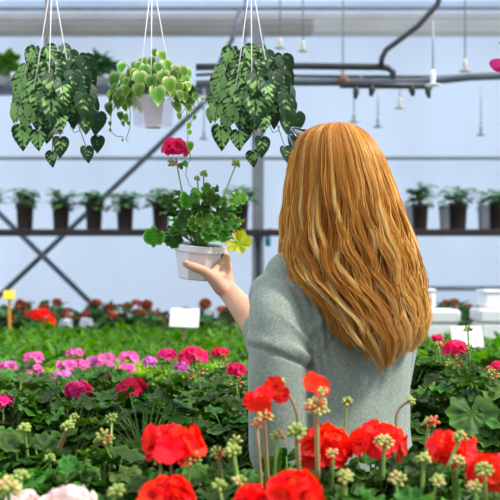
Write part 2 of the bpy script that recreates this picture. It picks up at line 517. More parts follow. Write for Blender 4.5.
def sprinkler(px, y0, y1, Y, mat, label, foot=True, big=1.0):
    c = P(px, y1, Y)
    o = thing('hanging_sprinkler', c, label, 'sprinkler', 'sprinklers hanging from the roof')
    b = MB(); b.tube([V(P(px, 0, Y).x, Y, 3.3) if y0 < 0 else P(px, y0, Y), P(px, y1 - 8, Y)], .0035, 6); mesh_obj('drop_wire', b, M['galv'], o)
    b = MB(); b.lathe(c, [(.004, .05 * big), (.009 * big, .04 * big), (.010 * big, .02 * big), (.008 * big, .006 * big), (.006, 0)], 10); mesh_obj('nozzle', b, mat, o)
    if foot:
        b = MB(); b.lathe(c, [(.004, .002), (.027 * big, -.002), (.027 * big, -.007), (.004, -.012)], 12); mesh_obj('spinner', b, mat, o)


sprinkler(280, -30, 47, 5.2, M['brass'], 'pale sprinkler hanging just right of the right hanging basket cords', True, 1.0)
sprinkler(303, -30, 50, 5.2, M['brass'], 'pale sprinkler with a round spinner hanging above the woman\'s head, second from the basket')
sprinkler(343, -30, 76, 5.4, M['galv'], 'thin grey wire drop ending at the rusty coupling above the woman', False)
sprinkler(378, 86, 126, 5.6, M['galv'], 'grey sprinkler hanging low from the valves just right of the woman\'s head')
sprinkler(400, 86, 107, 5.2, M['brass'], 'short pale sprinkler under the goose-neck of the dark pipe')
sprinkler(354, 86, 121, 5.6, M['galv'], 'grey sprinkler hanging right above the woman\'s hair')
sprinkler(433, 20, 84, 4.3, M['sign_white'], 'thick white sprinkler hanging in front of the pipe at its right valve', True, 1.25)
sprinkler(465, -30, 70, 4.9, M['brass'], 'sprinkler on a long wire ending at the pipe near the right edge', True, 1.1)
sprinkler(481, 86, 134, 5.6, M['galv'], 'grey sprinkler hanging lowest below the pipe at the right edge')
sprinkler(204, 86, 138, 5.8, M['galv'], 'grey sprinkler hanging behind the trailing vine of the middle basket')
b = MB(); b.box(P(268, 239, 6.2), (.035, .02, .09), .006); b.box(P(270, 232, 6.2), (.02, .02, .05), .004)
tag(mesh_obj('hanging_clip', b, M['teal'], loc=P(268, 245, 6.2)), 'small teal plastic clip hanging from the shelf beside the steel post', 'clip')

# benches
def bench(y0, y1, zt, label, x0=-2.4, x1=2.4):
    o = thing('growing_bench', ((x0 + x1) / 2, (y0 + y1) / 2, 0), label, 'bench')
    b = MB(); b.box(((x0 + x1) / 2, (y0 + y1) / 2, zt - .02), (x1 - x0, y1 - y0, .04), .005); mesh_obj('bench_top', b, M['bench'], o, smooth=False)
    for x in (x0 + .1, x1 - .1):
        for y in (y0 + .08, y1 - .08):
            b = MB(); b.box((x, y, (zt - .04) / 2), (.05, .05, zt - .04), .004); mesh_obj('leg', b, M['galv'], o, smooth=False)


BZ = .78
bench(1.08, 1.80, BZ, 'grey metal bench under the red geraniums in the foreground', -1.2, 1.2)
bench(2.24, 3.5, BZ, 'grey metal bench under the magenta and pink geraniums beyond the woman')
bench(3.54, 5.7, BZ, 'grey metal bench under the bright green young plants by the back wall')

# ------------------------------------------------------------------ plant generators
def rnd(a, b): return random.uniform(a, b)
def tint(): return (random.random(), random.random(), random.random())


def gerz(amp=.25, rip=.06, fold=0.0):
    k = random.choice((5, 7, 6)); p = rnd(0, 6)
    def z(x, y):
        yy = y - .45; r2 = x * x + yy * yy
        return amp * r2 * 1.2 + rip * math.sqrt(r2) * 2 * math.sin(k * math.atan2(x, yy) + p) + fold * abs(x)
    return z


def bladez(fold=.25, droop=.25):
    def z(x, y): return fold * abs(x) - droop * y * y
    return z


def ger_foliage(c, R, H, n, smin, smax, hi=False, petals=True):
    """dome of round scalloped leaves on petioles; c = soil centre"""
    mb = MB(); c = Vector(c)
    mb.tube([c - V(0, 0, .01), c + V(0, 0, H * .5)], [.008, .005], 6, t=(.4, .5, .5), m=1)
    for i in range(n):
        u = (i + .5) / n
        ph = i * 2.39996 + rnd(-.4, .4)
        el = math.asin(min(1, u ** .75)) if i % 4 else rnd(.1, 1.4)      # elevation of the leaf on the dome
        k = rnd(.72, 1.05)
        d = V(math.cos(ph) * math.cos(el), math.sin(ph) * math.cos(el), math.sin(el))
        p = c + V(d.x * R * k, d.y * R * k, .02 + d.z * H * k)
        root = c + V(d.x * R * .15, d.y * R * .15, H * rnd(.1, .4) * max(.3, d.z))
        mid = (root + p) / 2 + V(0, 0, .015)
        mb.tube([root, mid, p], [.0028, .0022, .0018], 4, cap=False, t=(.6, .5, .5), m=1)
        out = V(d.x, d.y, 0) + V(rnd(-.3, .3), rnd(-.3, .3), rnd(-.35, .2))
        nr = V(d.x * .6, d.y * .6, .9) + V(rnd(-.35, .35), rnd(-.35, .35), 0)
        L = rnd(smin, smax)
        tp = out.normalized()
        mb.leaf(p - tp * L * .25, tp, nr, L, GER_HI, gerz(rnd(-.1, .45), rnd(.03, .09)), tint())
    return mb


def young_foliage(c, R, H, n, s0, s1, outl=OVAL):
    mb = MB(); c = Vector(c)
    for i in range(9):
        a = i * 2.4; q = c + V(math.cos(a) * R * .7 * math.sqrt((i + .5) / 9), math.sin(a) * R * .7 * math.sqrt((i + .5) / 9), H * rnd(.6, .95))
        mb.tube([c, q], [.003, .0015], 4, cap=False, t=(.6, .5, .5), m=1)
    for i in range(n):
        a = i * 2.39996; r = R * math.sqrt(rnd(0, 1)); z = H * rnd(.35, 1.0) * (1 - .35 * (r / R) ** 2)
        p = c + V(math.cos(a) * r, math.sin(a) * r, z)
        d = V(math.cos(a) * rnd(.2, 1) + rnd(-.4, .4), math.sin(a) * rnd(.2, 1) + rnd(-.4, .4), rnd(-.15, .9))
        mb.leaf(p, d, V(-d.x * .5, -d.y * .5, 1), rnd(s0, s1), outl, bladez(.2, rnd(0, .4)), tint(), rings=(.6, 1.0))
    return mb


PET = [(.0, .02), (.16, .12), (.36, .42), (.46, .72), (.36, .95), (.14, 1.03), (-.14, 1.03), (-.36, .95), (-.46, .72), (-.36, .42), (-.16, .12)]


def floret(mb, c, nrm, R, npet=5, openness=.55):
    nrm = Vector(nrm).normalized(); a0 = rnd(0, 6)
    x = nrm.orthogonal().normalized(); y = nrm.cross(x)
    t = tint()
    for i in range(npet):
        a = a0 + 2 * PI * i / npet + rnd(-.12, .12)
        r = x * math.cos(a) + y * math.sin(a)
        op = openness + rnd(-.2, .25)
        tip = r * 1.0 + nrm * op
        w = rnd(.03, .10); ph = rnd(0, 6)
        zf = lambda X, Y, w=w, ph=ph, op=op: -.3 * Y * Y * op + w * math.sin(9 * X + 5 * Y + ph) * Y + .35 * X * X
        mb.leaf(c, tip, nrm - r * op, R * rnd(.88, 1.1), PET, zf, (min(1, max(0, t[0] + rnd(-.2, .2))), t[1], t[2]), cen=(0, .55), rings=(.55, 1.0))


def umbel(c, R, n, fr, flat=.75, low=-.25, npet=5):
    """ball of florets"""
    R = R * .86; fr = fr * .92
    mb = MB(); c = Vector(c)
    for i in range(n):
        u = (i + .5) / n
        z = 1 - u * (1 - low); r = math.sqrt(max(0, 1 - z * z)); a = i * 2.39996 + rnd(-.3, .3)
        d = V(r * math.cos(a), r * math.sin(a), z)
        k = rnd(.52, .95)
        p = c + V(d.x * R * k, d.y * R * k, d.z * R * k * flat)
        floret(mb, p, d + V(rnd(-.25, .25), rnd(-.25, .25), rnd(-.1, .25)), fr, npet)
    mb.ball(c, (R * .38, R * .38, R * .34 * flat), 10, 6, (.3, .5, .5))
    return mb


def bud_mb(c, R, n, size, drop=.3, axis=V(0, 0, 1)):
    """cluster of pointed oval buds on short pedicels"""
    n = int(n * 1.35); R = R * .78; size = size * .88
    mb = MB(); c = Vector(c); A = V(0, 0, 1).rotation_difference(axis).to_matrix()
    mb.ball(c, size * .45, 6, 4, m=0)
    for i in range(n):
        u = (i + .5) / n; z = 1 - u * (1 + drop); r = math.sqrt(max(0, 1 - z * z)); a = i * 2.39996 + rnd(-.4, .4)
        d = A @ V(r * math.cos(a), r * math.sin(a), z)
        p = c + d * R * rnd(.75, 1.1)
        mb.tube([c, p], [size * .12, size * .1], 4, cap=False, m=0)
        mb.ball(p, (size * .34, size * .34, size * .50), 7, 5, axis=d + V(rnd(-.2, .2), rnd(-.2, .2), rnd(-.1, .1)), m=1 if i % 5 == 0 else 0)
    return mb


def brown_pot(c, r=.055, h=.105, n=20):
    """c = bottom centre"""
    mb = MB()
    mb.lathe(c, [(r * .72, 0), (r * .74, .004), (r * .94, h * .82), (r * 1.0, h * .83), (r * 1.02, h * .98), (r * .98, h), (r * .92, h * .99), (r * .90, h * .9), (.002, h * .9)], n)
    return mb


def soil_mb(c, r):
    mb = MB(); mb.lathe(c, [(r, -.004), (r * .9, .002), (r * .4, .006), (.002, .008)], 16); return mb


POTH = .105


def pot_and_soil(root, base, r=.055, mat='pot_brown'):
    p = mesh_obj('pot', brown_pot(base, r), M[mat], root)
    mesh_obj('soil', soil_mb(Vector(base) + V(0, 0, POTH * .93), r * .9), M['soil'], root)


def stem_curve(a, c, bend=(0, 0, 0), n=6):
    a, c, bend = Vector(a), Vector(c), Vector(bend)
    return [a + (c - a) * (i / n) + bend * math.sin(PI * i / n) for i in range(n + 1)]


def flower(root, c, R, mat, fr=.02, n=22, stem_to=None, stem_mat='stem', sr=.0022, flat=.75, low=-.25, npet=5, buds=0, bmat=('bud', 'bud_red')):
    h = mesh_obj('flower_head', umbel(c, R, n, fr, flat, low, npet), M[mat], root)
    c = Vector(c)
    if stem_to is not None:
        b = MB(); b.tube(stem_curve(stem_to, c - V(0, 0, R * .2), (rnd(-.008, .008), 0, 0)), sr, 6); mesh_obj('flower_stem', b, M[stem_mat], root)
    if buds:
        mesh_obj('bud_cluster', bud_mb(c - V(0, .2 * R, R * .62), R * .62, buds, R * .42, .5, V(0, -.5, -.8)), [M[bmat[0]], M[bmat[1]]], root)
    return h


def buds(root, c, R, n, size, stem_to, bmat=('bud', 'bud_red'), smat='stem', sr=.0022, bend=(0, 0, 0), axis=V(0, -.2, 1)):
    mesh_obj('bud_cluster', bud_mb(c, R, n, size, .3, axis), [M[bmat[0]], M[bmat[1]]], root)
    if stem_to is not None:
        b = MB(); b.tube(stem_curve(stem_to, c, bend), sr, 6); mesh_obj('flower_stem', b, M[smat], root)


def geranium(x, y, label, top=1.03, R=.14, n=44, smin=.05, smax=.08, leafm='leaf_dark', hi=False, zb=BZ, cat='geranium', group=None, name='geranium'):
    base = V(x, y, zb)
    o = thing(name, base, label, cat, group)
    pot_and_soil(o, base)
    s = base + V(0, 0, POTH * .9)
    mesh_obj('foliage', ger_foliage(s, R, top - s.z - .01, n, smin, smax, hi), [M[leafm], M['stem']], o)
    return o, s


# ------------------------------------------------------------------ foreground: red geraniums
def red_plant(px, Y, label, **k):
    p = P(px, 400, Y)
    return geranium(p.x, Y, label, **{**dict(top=1.035, R=.12, n=42, smin=.04, smax=.062), **k})


PX = lambda r, Y: r * Y / F
o, s = red_plant(170, 1.53, 'red geranium with one big ruffled bloom over a ring of buds, left of the woman', top=1.02)
flower(o, P(171, 446, 1.5), PX(33, 1.5), 'red', .026, 19, s, 'stem', flat=.42, low=-.05, npet=6)
buds(o, P(160, 461, 1.48), .011, 10, .008, s, ('bud_pale', 'bud_red'))
buds(o, P(192, 460, 1.48), .014, 13, .009, s, ('bud', 'bud_red'))
o, s = red_plant(268, 1.56, 'red geranium with two small half-open blooms in front of the grey sleeve', top=1.0)
floretmb = MB()
for q, nn in ((P(254, 402, 1.52), V(-.3, -1, .3)), (P(263, 395, 1.52), V(.1, -1, .6)), (P(262, 405, 1.51), V(0, -1, -.1))): floret(floretmb, q, nn, .0155, 6, .3)
mesh_obj('flower_head', floretmb, M['red'], o)
floretmb = MB()
for q, nn in ((P(275, 387, 1.53), V(-.2, -1, .2)), (P(279, 394, 1.53), V(.2, -1, 0)), (P(271, 391, 1.54), V(-.6, -1, .1))): floret(floretmb, q, nn, .016, 6, .2)
mesh_obj('flower_head', floretmb, M['red'], o)
buds(o, P(264, 418, 1.51), .014, 16, .010, P(268, 486, 1.54), ('bud_pale', 'bud_red'), 'stem_pink', .0032)
buds(o, P(281, 383, 1.54), .008, 8, .009, P(297, 452, 1.56), ('bud', 'bud'), 'stem_brown', .0022, bend=(.012, 0, .006))
buds(o, P(277, 437, 1.5), .013, 8, .009, s, ('bud', 'bud_red'))
buds(o, P(257, 425, 1.55), .010, 5, .008, s, ('bud_red', 'bud_red'), 'stem_pink')
o, s = red_plant(314, 1.5, 'tall budded geranium stalk topped by one small red bloom before the woman\'s back', top=.99)
floretmb = MB()
for q, nn in ((P(313, 383, 1.47), V(-.3, -1, .5)), (P(320, 388, 1.47), V(.3, -1, .2)), (P(316, 384, 1.48), V(0, -.6, 1))): floret(floretmb, q, nn, .0155, 6, .25)
mesh_obj('flower_head', floretmb, M['red'], o)
buds(o, P(316, 408, 1.46), .021, 28, .0105, P(318, 480, 1.48), ('bud_pale', 'bud_red'), 'stem_pink', .0036)
buds(o, P(323, 392, 1.45), .007, 6, .009, P(316, 405, 1.46), ('bud_pale', 'bud_red'), 'stem_pink')
buds(o, P(296, 433, 1.42), .014, 12, .012, P(300, 486, 1.44), ('bud', 'bud'), 'stem_brown', .003)
o, s = red_plant(330, 1.62, 'round red geranium bloom half hidden behind the tall budded stalk, below the woman\'s hair', top=1.02)
flower(o, P(325, 450, 1.6), PX(27, 1.6), 'red', .026, 21, s, 'stem', flat=.8, npet=6)
buds(o, P(333, 455, 1.53), .010, 9, .009, s, ('bud_pale', 'bud_red'))
buds(o, P(347, 402, 1.66), .009, 12, .009, P(342, 452, 1.66), ('bud', 'bud'), 'stem', .0024)
o, s = red_plant(378, 1.62, 'red geranium bloom with a cream bud cluster on its front, below the hair ends', top=1.02)
flower(o, P(379, 443, 1.6), PX(26, 1.6), 'red', .025, 20, s, 'stem', flat=.6, npet=6)
buds(o, P(384, 443, 1.53), .015, 18, .010, P(383, 480, 1.53), ('bud_pale', 'bud_pale'), 'stem', .003)
buds(o, P(410, 401, 1.68), .008, 11, .009, P(398, 440, 1.68), ('bud', 'bud'), 'stem_brown', .0022, bend=(-.012, 0, .012), axis=V(.6, 0, .4))
o, s = red_plant(452, 1.55, 'red geranium bloom split by a green bud cluster, right of the woman', top=1.02)
flower(o, P(452, 449, 1.52), PX(20, 1.52), 'red', .024, 16, s, 'stem', flat=.5, npet=5)
buds(o, P(460, 438, 1.47), .012, 14, .009, P(447, 470, 1.47), ('bud', 'bud_pale'), 'stem', .003)
buds(o, P(458, 462, 1.45), .012, 12, .009, s, ('bud_pale', 'bud'))
o, s = red_plant(292, 1.33, 'red geranium bloom cut by the bottom edge, directly below the tall budded stalk', top=.98)
flower(o, P(293, 495, 1.32), PX(26, 1.32), 'red', .025, 21, s, 'stem', flat=.7, npet=6)
o, s = red_plant(168, 1.36, 'red geranium bloom at the bottom edge, below the biggest bloom', top=1.0)
flower(o, P(169, 499, 1.36), PX(25, 1.36), 'red', .024, 24, s, 'stem', flat=.6, npet=6)
o, s = red_plant(250, 1.36, 'small red geranium bloom low at the bottom edge, left of its larger neighbour', top=.98)
flower(o, P(251, 499, 1.35), PX(13, 1.35), 'red', .018, 12, s, 'stem', flat=.6)
buds(o, P(233, 452, 1.45), .013, 12, .012, P(240, 490, 1.44), ('bud', 'bud'), 'stem', .003)
buds(o, P(239, 482, 1.38), .010, 9, .010, s, ('bud_pale', 'bud'))
buds(o, P(219, 487, 1.38), .011, 9, .010, s, ('bud', 'bud'))
o, s = red_plant(494, 1.46, 'red geranium bloom cut by the right edge, behind yellowish buds', top=1.0)
flower(o, P(492, 474, 1.45), PX(21, 1.45), 'red', .022, 18, s, 'stem', flat=.7, npet=5)
buds(o, P(484, 471, 1.39), .013, 16, .010, s, ('bud', 'bud_pale'))
buds(o, P(474, 488, 1.38), .011, 10, .010, s, ('bud_pale', 'bud'))
o, s = red_plant(72, 1.33, 'pale pink geranium bloom at the bottom edge near the left corner, larger of two', top=.99, leafm='leaf_mid')
flower(o, P(70, 509, 1.33), PX(22, 1.33), 'blush', .026, 22, s, 'stem', flat=.6)
buds(o, P(117, 492, 1.36), .012, 10, .011, s, ('bud', 'bud'))
o, s = red_plant(20, 1.33, 'pale pink geranium bloom with cream buds in the bottom left corner', top=.99, leafm='leaf_mid')
flower(o, P(24, 507, 1.34), PX(13, 1.34), 'blush', .02, 14, s, 'stem', flat=.6)
buds(o, P(8, 489, 1.3), .018, 16, .014, s, ('bud_pale', 'bud'), sr=.003)
buds(o, P(21, 477, 1.4), .011, 13, .011, s, ('bud', 'bud'))

# ------------------------------------------------------------------ budding plants without open flowers
o, s = red_plant(60, 1.72, 'budding geranium with a thick brown leaning stalk, foreground left', top=1.05, R=.13)
buds(o, P(68, 427, 1.72), .012, 14, .011, P(55, 458, 1.74), ('bud', 'bud'), 'stem_brown', .0045)
buds(o, P(74, 419, 1.74), .010, 10, .008, P(68, 428, 1.72), ('bud', 'bud'))
buds(o, P(50, 459, 1.62), .009, 11, .009, P(50, 478, 1.64), ('bud', 'bud'))
o, s = red_plant(24, 1.70, 'budding geranium with one upright green bud stalk near the left edge', top=1.04, R=.13)
buds(o, P(24, 429, 1.68), .009, 11, .013, P(28, 460, 1.7), ('bud', 'bud'), 'stem', .0032)
o, s = red_plant(106, 1.62, 'budding geranium with drooping red-tipped buds, left of the biggest red bloom', top=1.04, R=.13)
buds(o, P(104, 440, 1.6), .020, 15, .009, P(112, 466, 1.62), ('bud', 'bud_red'), 'stem', .0026)
buds(o, P(112, 419, 1.75), .012, 10, .008, s, ('bud', 'bud'))
o, s = red_plant(226, 1.6, 'budding geranium with a pinkish stalk and bud fringe beside the two small red blooms', top=1.02, R=.12)
buds(o, P(218, 455, 1.56), .014, 13, .009, P(222, 480, 1.58), ('bud', 'bud_red'), 'stem_pink', .0026)
buds(o, P(236, 443, 1.58), .013, 10, .009, s, ('bud', 'bud_pale'))
o, s = red_plant(428, 1.60, 'budding geranium with red-tipped buds on a tall stalk, right of the cream-budded red bloom', top=1.02, R=.12)
buds(o, P(429, 424, 1.58), .011, 15, .009, P(424, 470, 1.58), ('bud', 'bud_red'), 'stem', .0032)
buds(o, P(434, 421, 1.57), .008, 5, .009, P(429, 428, 1.58), ('bud_red', 'bud_red'))
buds(o, P(424, 460, 1.46), .011, 11, .012, P(422, 490, 1.46), ('bud', 'bud_pale'), 'stem', .003)
o, s = red_plant(396, 1.42, 'budding geranium with cream bud clusters at the bottom edge, right of centre', top=.99, R=.12)
buds(o, P(397, 480, 1.4), .014, 15, .010, s, ('bud_pale', 'bud'))
buds(o, P(345, 478, 1.36), .011, 12, .011, P(345, 497, 1.36), ('bud', 'bud_pale'), 'stem', .003)
buds(o, P(438, 482, 1.38), .011, 12, .010, s, ('bud', 'bud_pale'))

# leafy plants filling the front bench: five shapes, copied
LAB_F = 'leafy geranium without flowers crowded between the red blooms in the foreground'
GR_F = 'leafy geraniums filling the front bench'
front = []
for i in range(4):
    o, s = geranium(0, 0, LAB_F, top=1.0, R=.125, n=46, smin=.036, smax=.062, leafm='leaf_dark' if i < 3 else 'leaf_mid', group=GR_F)
    front.append(o)
used = [False] * 8


def place(protos, i, x, y, z, rz, sc, used, label=None):
    i = i % len(protos)
    if not used[i]:
        o = protos[i]; o.location = (x, y, z); o.rotation_euler = (0, 0, rz); o.scale = (sc, sc, sc); used[i] = True
        ORG[o] = V(x, y, z)
        if label: o['label'] = label
        return o
    return dup(protos[i], (x, y, z), rz, sc, label)


rr = random.Random(3)
y = 1.22; row = 0
while y < 1.80:
    half = .25 * y + .12; x = -half + (row % 2) * .075
    while x < half:
        place(front, rr.randrange(4), x + rr.uniform(-.02, .02), y + rr.uniform(-.02, .02), BZ, rr.uniform(0, 6.28), rr.uniform(.9, 1.1) + (0.05 if y > 1.6 and x < -.1 else 0), used)
        x += .155
    y += .135; row += 1

# ------------------------------------------------------------------ beyond the woman: magenta geraniums
def mid_plant(px, Y, label, **k):
    p = P(px, 400, Y)
    return geranium(p.x, Y, label, **{**dict(top=1.05, R=.15, n=52, smin=.045, smax=.07), **k})


mid = [  # head px, py, radius px, Y, colour, label, extra buds
    (130, 390, 17, 2.45, 'crimson', 'deep crimson geranium bloom with a flattened double head, left of the woman', 0),
    (78, 391, 14, 2.5, 'magenta', 'magenta geranium bloom with a red side floret, second from the left edge', 6),
    (3, 402, 11, 2.27, 'magenta', 'magenta geranium bloom cut by the left edge above the budding stalk', 0),
    (194, 357, 16, 2.6, 'rose', 'rose magenta geranium bloom on long pale stalks below the white tag', 16),
    (220, 353, 10, 2.9, 'crimson', 'small crimson geranium bloom just right of the rose magenta one', 6),
    (237, 371, 12, 2.5, 'rose', 'rose geranium bloom tight against the grey sleeve', 9),
    (455, 349, 13, 2.55, 'rose', 'single rose geranium bloom in front of the white boxes, right of the hair', 10),
    (105, 377, 8, 2.8, 'crimson', 'small dark crimson geranium bloom among the lilac ones', 0),
    (437, 339, 6, 2.7, 'rose', 'budding geranium with one tiny rose bud, close beside the hair ends', 12),
    (497, 366, 9, 2.35, 'rose', 'geranium with pink bud tips cut by the right edge', 12),
]
for (px, py, r, Y, m, lab, nb) in mid:
    right = px > 420
    o, s = mid_plant(px, Y + .03, lab, top=P(0, py, Y).z - .05 if right else 1.045, leafm='leaf_dark')
    flower(o, P(px, py, Y), PX(r, Y) * (1 if px != 497 else .6), m, .017 * max(.6, r / 15), 18 if r > 9 else 9, P(px + rnd(-6, 6), py + 60, Y + .02), 'stem', flat=.65, sr=.0026)
    if nb:
        buds(o, P(px + rnd(-4, 4), py + r * 1.1, Y - .02), PX(r * .8, Y), nb, .011, P(px + rnd(4, 12), py + 70, Y), ('bud', 'bud_red'), 'stem', .0026)
    if px == 194:
        b = MB(); b.tube(stem_curve(P(188, 375, Y - .02), P(203, 415, Y), (.004, 0, 0)), .0026, 6); mesh_obj('flower_stem', b, M['stem'], o)
    if px == 455:
        buds(o, P(470, 350, Y), .014, 12, .011, P(468, 400, Y), ('bud', 'bud'))
        buds(o, P(472, 384, Y - .1), .012, 10, .011, P(466, 420, Y), ('bud', 'bud'))
        buds(o, P(468, 330, Y), .012, 8, .010, P(470, 380, Y), ('bud', 'bud'))
    if px == 497:
        buds(o, P(491, 370, Y), .012, 9, .012, P(486, 420, Y), ('bud_red', 'bud_red'))
    if px == 78:
        floretmb = MB()
        for q, nn in ((P(87, 393, Y), V(.5, -1, .2)), (P(85, 389, Y), V(.2, -1, .6))): floret(floretmb, q, nn, .018, 6, .3)
        mesh_obj('side_floret', floretmb, M['crimson'], o)

LAB_M = 'leafy dark green geranium without flowers on the bench beyond the woman'
GR_M = 'leafy geraniums on the bench beyond the woman'
midp = []
for i in range(4):
    o, s = geranium(0, 0, LAB_M, top=1.04, R=.155, n=62, smin=.045, smax=.07, leafm='leaf_dark', group=GR_M)
    midp.append(o)
used = [False] * 8
LAB_MR = 'taller leafy geranium without flowers on the bench right of the woman'
GR_MR = 'taller leafy geraniums right of the woman'
y = 2.33; row = 0
while y < 2.86:
    half = .25 * y + .2; x = -half + (row % 2) * .09
    while x < half:
        right = x > .38
        q = place(midp, rr.randrange(4), x + rr.uniform(-.02, .02), y + rr.uniform(-.02, .02), BZ, rr.uniform(0, 6.28), rr.uniform(.92, 1.06) + (.16 if right else 0), used)
        if right:
            q['label'] = LAB_MR; q['group'] = GR_MR
        x += .185
    y += .17; row += 1
o, s = mid_plant(472, 2.36, 'geranium with one very large flat grey-green leaf, right of the woman', top=1.08)
mbl = MB(); mbl.leaf(P(470, 396, 2.24), V(0, -.5, -.75), V(0, -1, .55), .115, GER_HI, gerz(.15, .04), (.7, .6, .5)); mesh_obj('large_leaf', mbl, M['leaf_dark'], o)

# ------------------------------------------------------------------ pink band
pink = [
    (34, 358, 10, 3.15, 'pink', 'pink geranium bloom standing highest at the left, above two paler heads'),
    (8, 367, 9, 3.1, 'pink', 'pink geranium bloom cut by the left edge in the sunny band'),
    (34, 370, 9, 3.0, 'pink', 'soft pink geranium bloom right under the highest pink one at the left'),
    (35, 380, 8, 2.92, 'lilac', 'lilac geranium bloom lowest of the three stacked at the left'),
    (75, 354, 8, 3.25, 'pink', 'small pink geranium bloom at the back of the band, above the lilac heads'),
    (67, 366, 11, 3.05, 'pink', 'wide pale pink geranium bloom just above the lilac heads'),
    (80, 365, 9, 3.1, 'pink', 'round pink geranium bloom right of the wide pale pink one'),
    (63, 377, 13, 2.95, 'lilac', 'wide lilac geranium bloom below the pale pink pair'),
    (90, 379, 11, 2.92, 'lilac', 'lilac geranium bloom touching the small dark crimson one'),
    (106, 359, 10, 3.2, 'pink', 'pink geranium bloom in the middle of the band with a lime leaf beside it'),
    (93, 362, 8, 3.22, 'lilac', 'small lilac geranium bloom tucked left of the middle pink one'),
    (106, 367, 8, 3.05, 'pink', 'pink geranium bloom just below the middle pink one'),
    (129, 358, 13, 3.1, 'pink', 'broad pink geranium bloom above the deep crimson flattened head'),
    (127, 369, 7, 3.0, 'pink', 'small pink geranium bloom between the broad pink one and the crimson head'),
    (150, 362, 6, 3.05, 'lilac', 'tiny lilac geranium bloom at the right end of the pink band'),
    (167, 355, 9, 2.85, 'magenta', 'magenta pink geranium bloom left of the rose magenta double head'),
    (181, 367, 7, 2.9, 'lilac', 'small lilac geranium bloom below the magenta pink one'),
]
for (px, py, r, Y, m, lab) in pink:
    p = P(px, py, Y)
    o, s = geranium(p.x, Y + .02, lab, top=p.z - .035, R=.12, n=34, smin=.045, smax=.07, leafm='leaf_lime')
    flower(o, p, PX(r, Y) * 1.05, m, .0155, 14, s, 'stem', flat=.42)
LAB_L = 'lime green leafy geranium without flowers among the pink blooms'
GR_L = 'lime green geraniums in the pink band'
limep = []
for i in range(3):
    o, s = geranium(0, 0, LAB_L, top=1.02, R=.14, n=42, smin=.045, smax=.075, leafm='leaf_lime' if i < 2 else 'leaf_mid', group=GR_L)
    limep.append(o)
used = [False] * 8
y = 2.94; row = 0
while y < 3.46:
    half = .25 * y + .2; x = -half + (row % 2) * .1
    while x < half:
        place(limep, rr.randrange(3), x + rr.uniform(-.03, .03), y + rr.uniform(-.03, .03), BZ, rr.uniform(0, 6.28), rr.uniform(.92, 1.06), used)
        x += .2
    y += .17; row += 1

# ------------------------------------------------------------------ bright young plants
LAB_Y = 'small bright green young plant without flowers in the sunny bed beyond the pink blooms'
GR_Y = 'bright green young plants in the sunny bed'
yp = []
for i in range(3):
    o = thing('young_plant', (0, 0, BZ), LAB_Y, 'plant', GR_Y)
    pot_and_soil(o, V(0, 0, BZ))
    mesh_obj('foliage', young_foliage(V(0, 0, BZ + POTH * .9), .15, .165 + .012 * i, 170, .035, .06), [M['leaf_young'], M['stem']], o)
    yp.append(o)
used = [False] * 8
y = 3.62; row = 0
while y < 5.2:
    half = .25 * y + .25; x = -half + (row % 2) * .11
    while x < half:
        place(yp, rr.randrange(3), x + rr.uniform(-.03, .03), y + rr.uniform(-.03, .03), BZ, rr.uniform(0, 6.28), rr.uniform(.95, 1.08), used)
        x += .225
    y += .21; row += 1

# ------------------------------------------------------------------ dark plants along the back wall
LAB_D = 'dark bushy plant at the far end of the bed under the back wall'
GR_D = 'dark bushy plants along the back wall'
dp = []
for i in range(3):
    o = thing('bushy_plant', (0, 0, BZ), LAB_D, 'plant', GR_D)
    pot_and_soil(o, V(0, 0, BZ), .07)
    mesh_obj('foliage', young_foliage(V(0, 0, BZ + POTH * .9), .19, .27, 150, .05, .085, PEP), [M['leaf_far'], M['stem']], o)
    for k in range(4):
        a = k * 1.7 + i
        mesh_obj('flower_head', umbel(V(math.cos(a) * .11, math.sin(a) * .11, BZ + .33 + .02 * (k % 2)), .028, 8, .02, .6), M['rust_petal'], o)
    dp.append(o)
used = [False] * 8
for k, y in enumerate((5.38, 5.58)):
    x = -1.75 + .1 * k
    while x < 1.8:
        place(dp, rr.randrange(3), x + rr.uniform(-.03, .03), y, BZ, rr.uniform(0, 6.28), rr.uniform(.9, 1.08) * (1.0 if k else .92), used)
        x += .23
far = [(37, 315, 5, 'red', 'red plant with two small blooms far back, right of the yellow card'),
       (49, 322, 5, 'red', 'single small red bloom far back just below the two-bloom red plant'),
       (147, 305, 4, 'rust_petal', 'dim red bloom far back left of the white tag'),
       (205, 304, 4, 'rust_petal', 'dim red bloom far back just above the white tag'),
       (232, 306, 4, 'rust_petal', 'dim red bloom far back under the forearm')]
for px, py, r, m, lab in far:
    p = P(px, py, 5.1)
    o, s = geranium(p.x, 5.12, lab, top=p.z - .02, R=.10, n=26, smin=.05, smax=.07, leafm='leaf_far')
    flower(o, p, PX(r, 5.1), m, .026, 12, s, flat=.6)
    if px == 37: flower(o, P(44, 314, 5.12), PX(4.5, 5.1), m, .025, 9, s, flat=.6)
for px, py, r, lab in ((66, 324, 6, 'white blooming plant far back, left of the diagonal brace foot'), (86, 323, 4.5, 'smaller white blooming plant far back at the diagonal brace foot'), (211, 314, 6, 'white blooming plant right behind the white tag')):
    p = P(px, py, 4.95)
    o, s = geranium(p.x, 4.97, lab, top=p.z - .02, R=.10, n=26, smin=.05, smax=.07, leafm='leaf_mid')
    flower(o, p, PX(r, 4.95), 'white_petal', .024, 10, s, flat=.6)

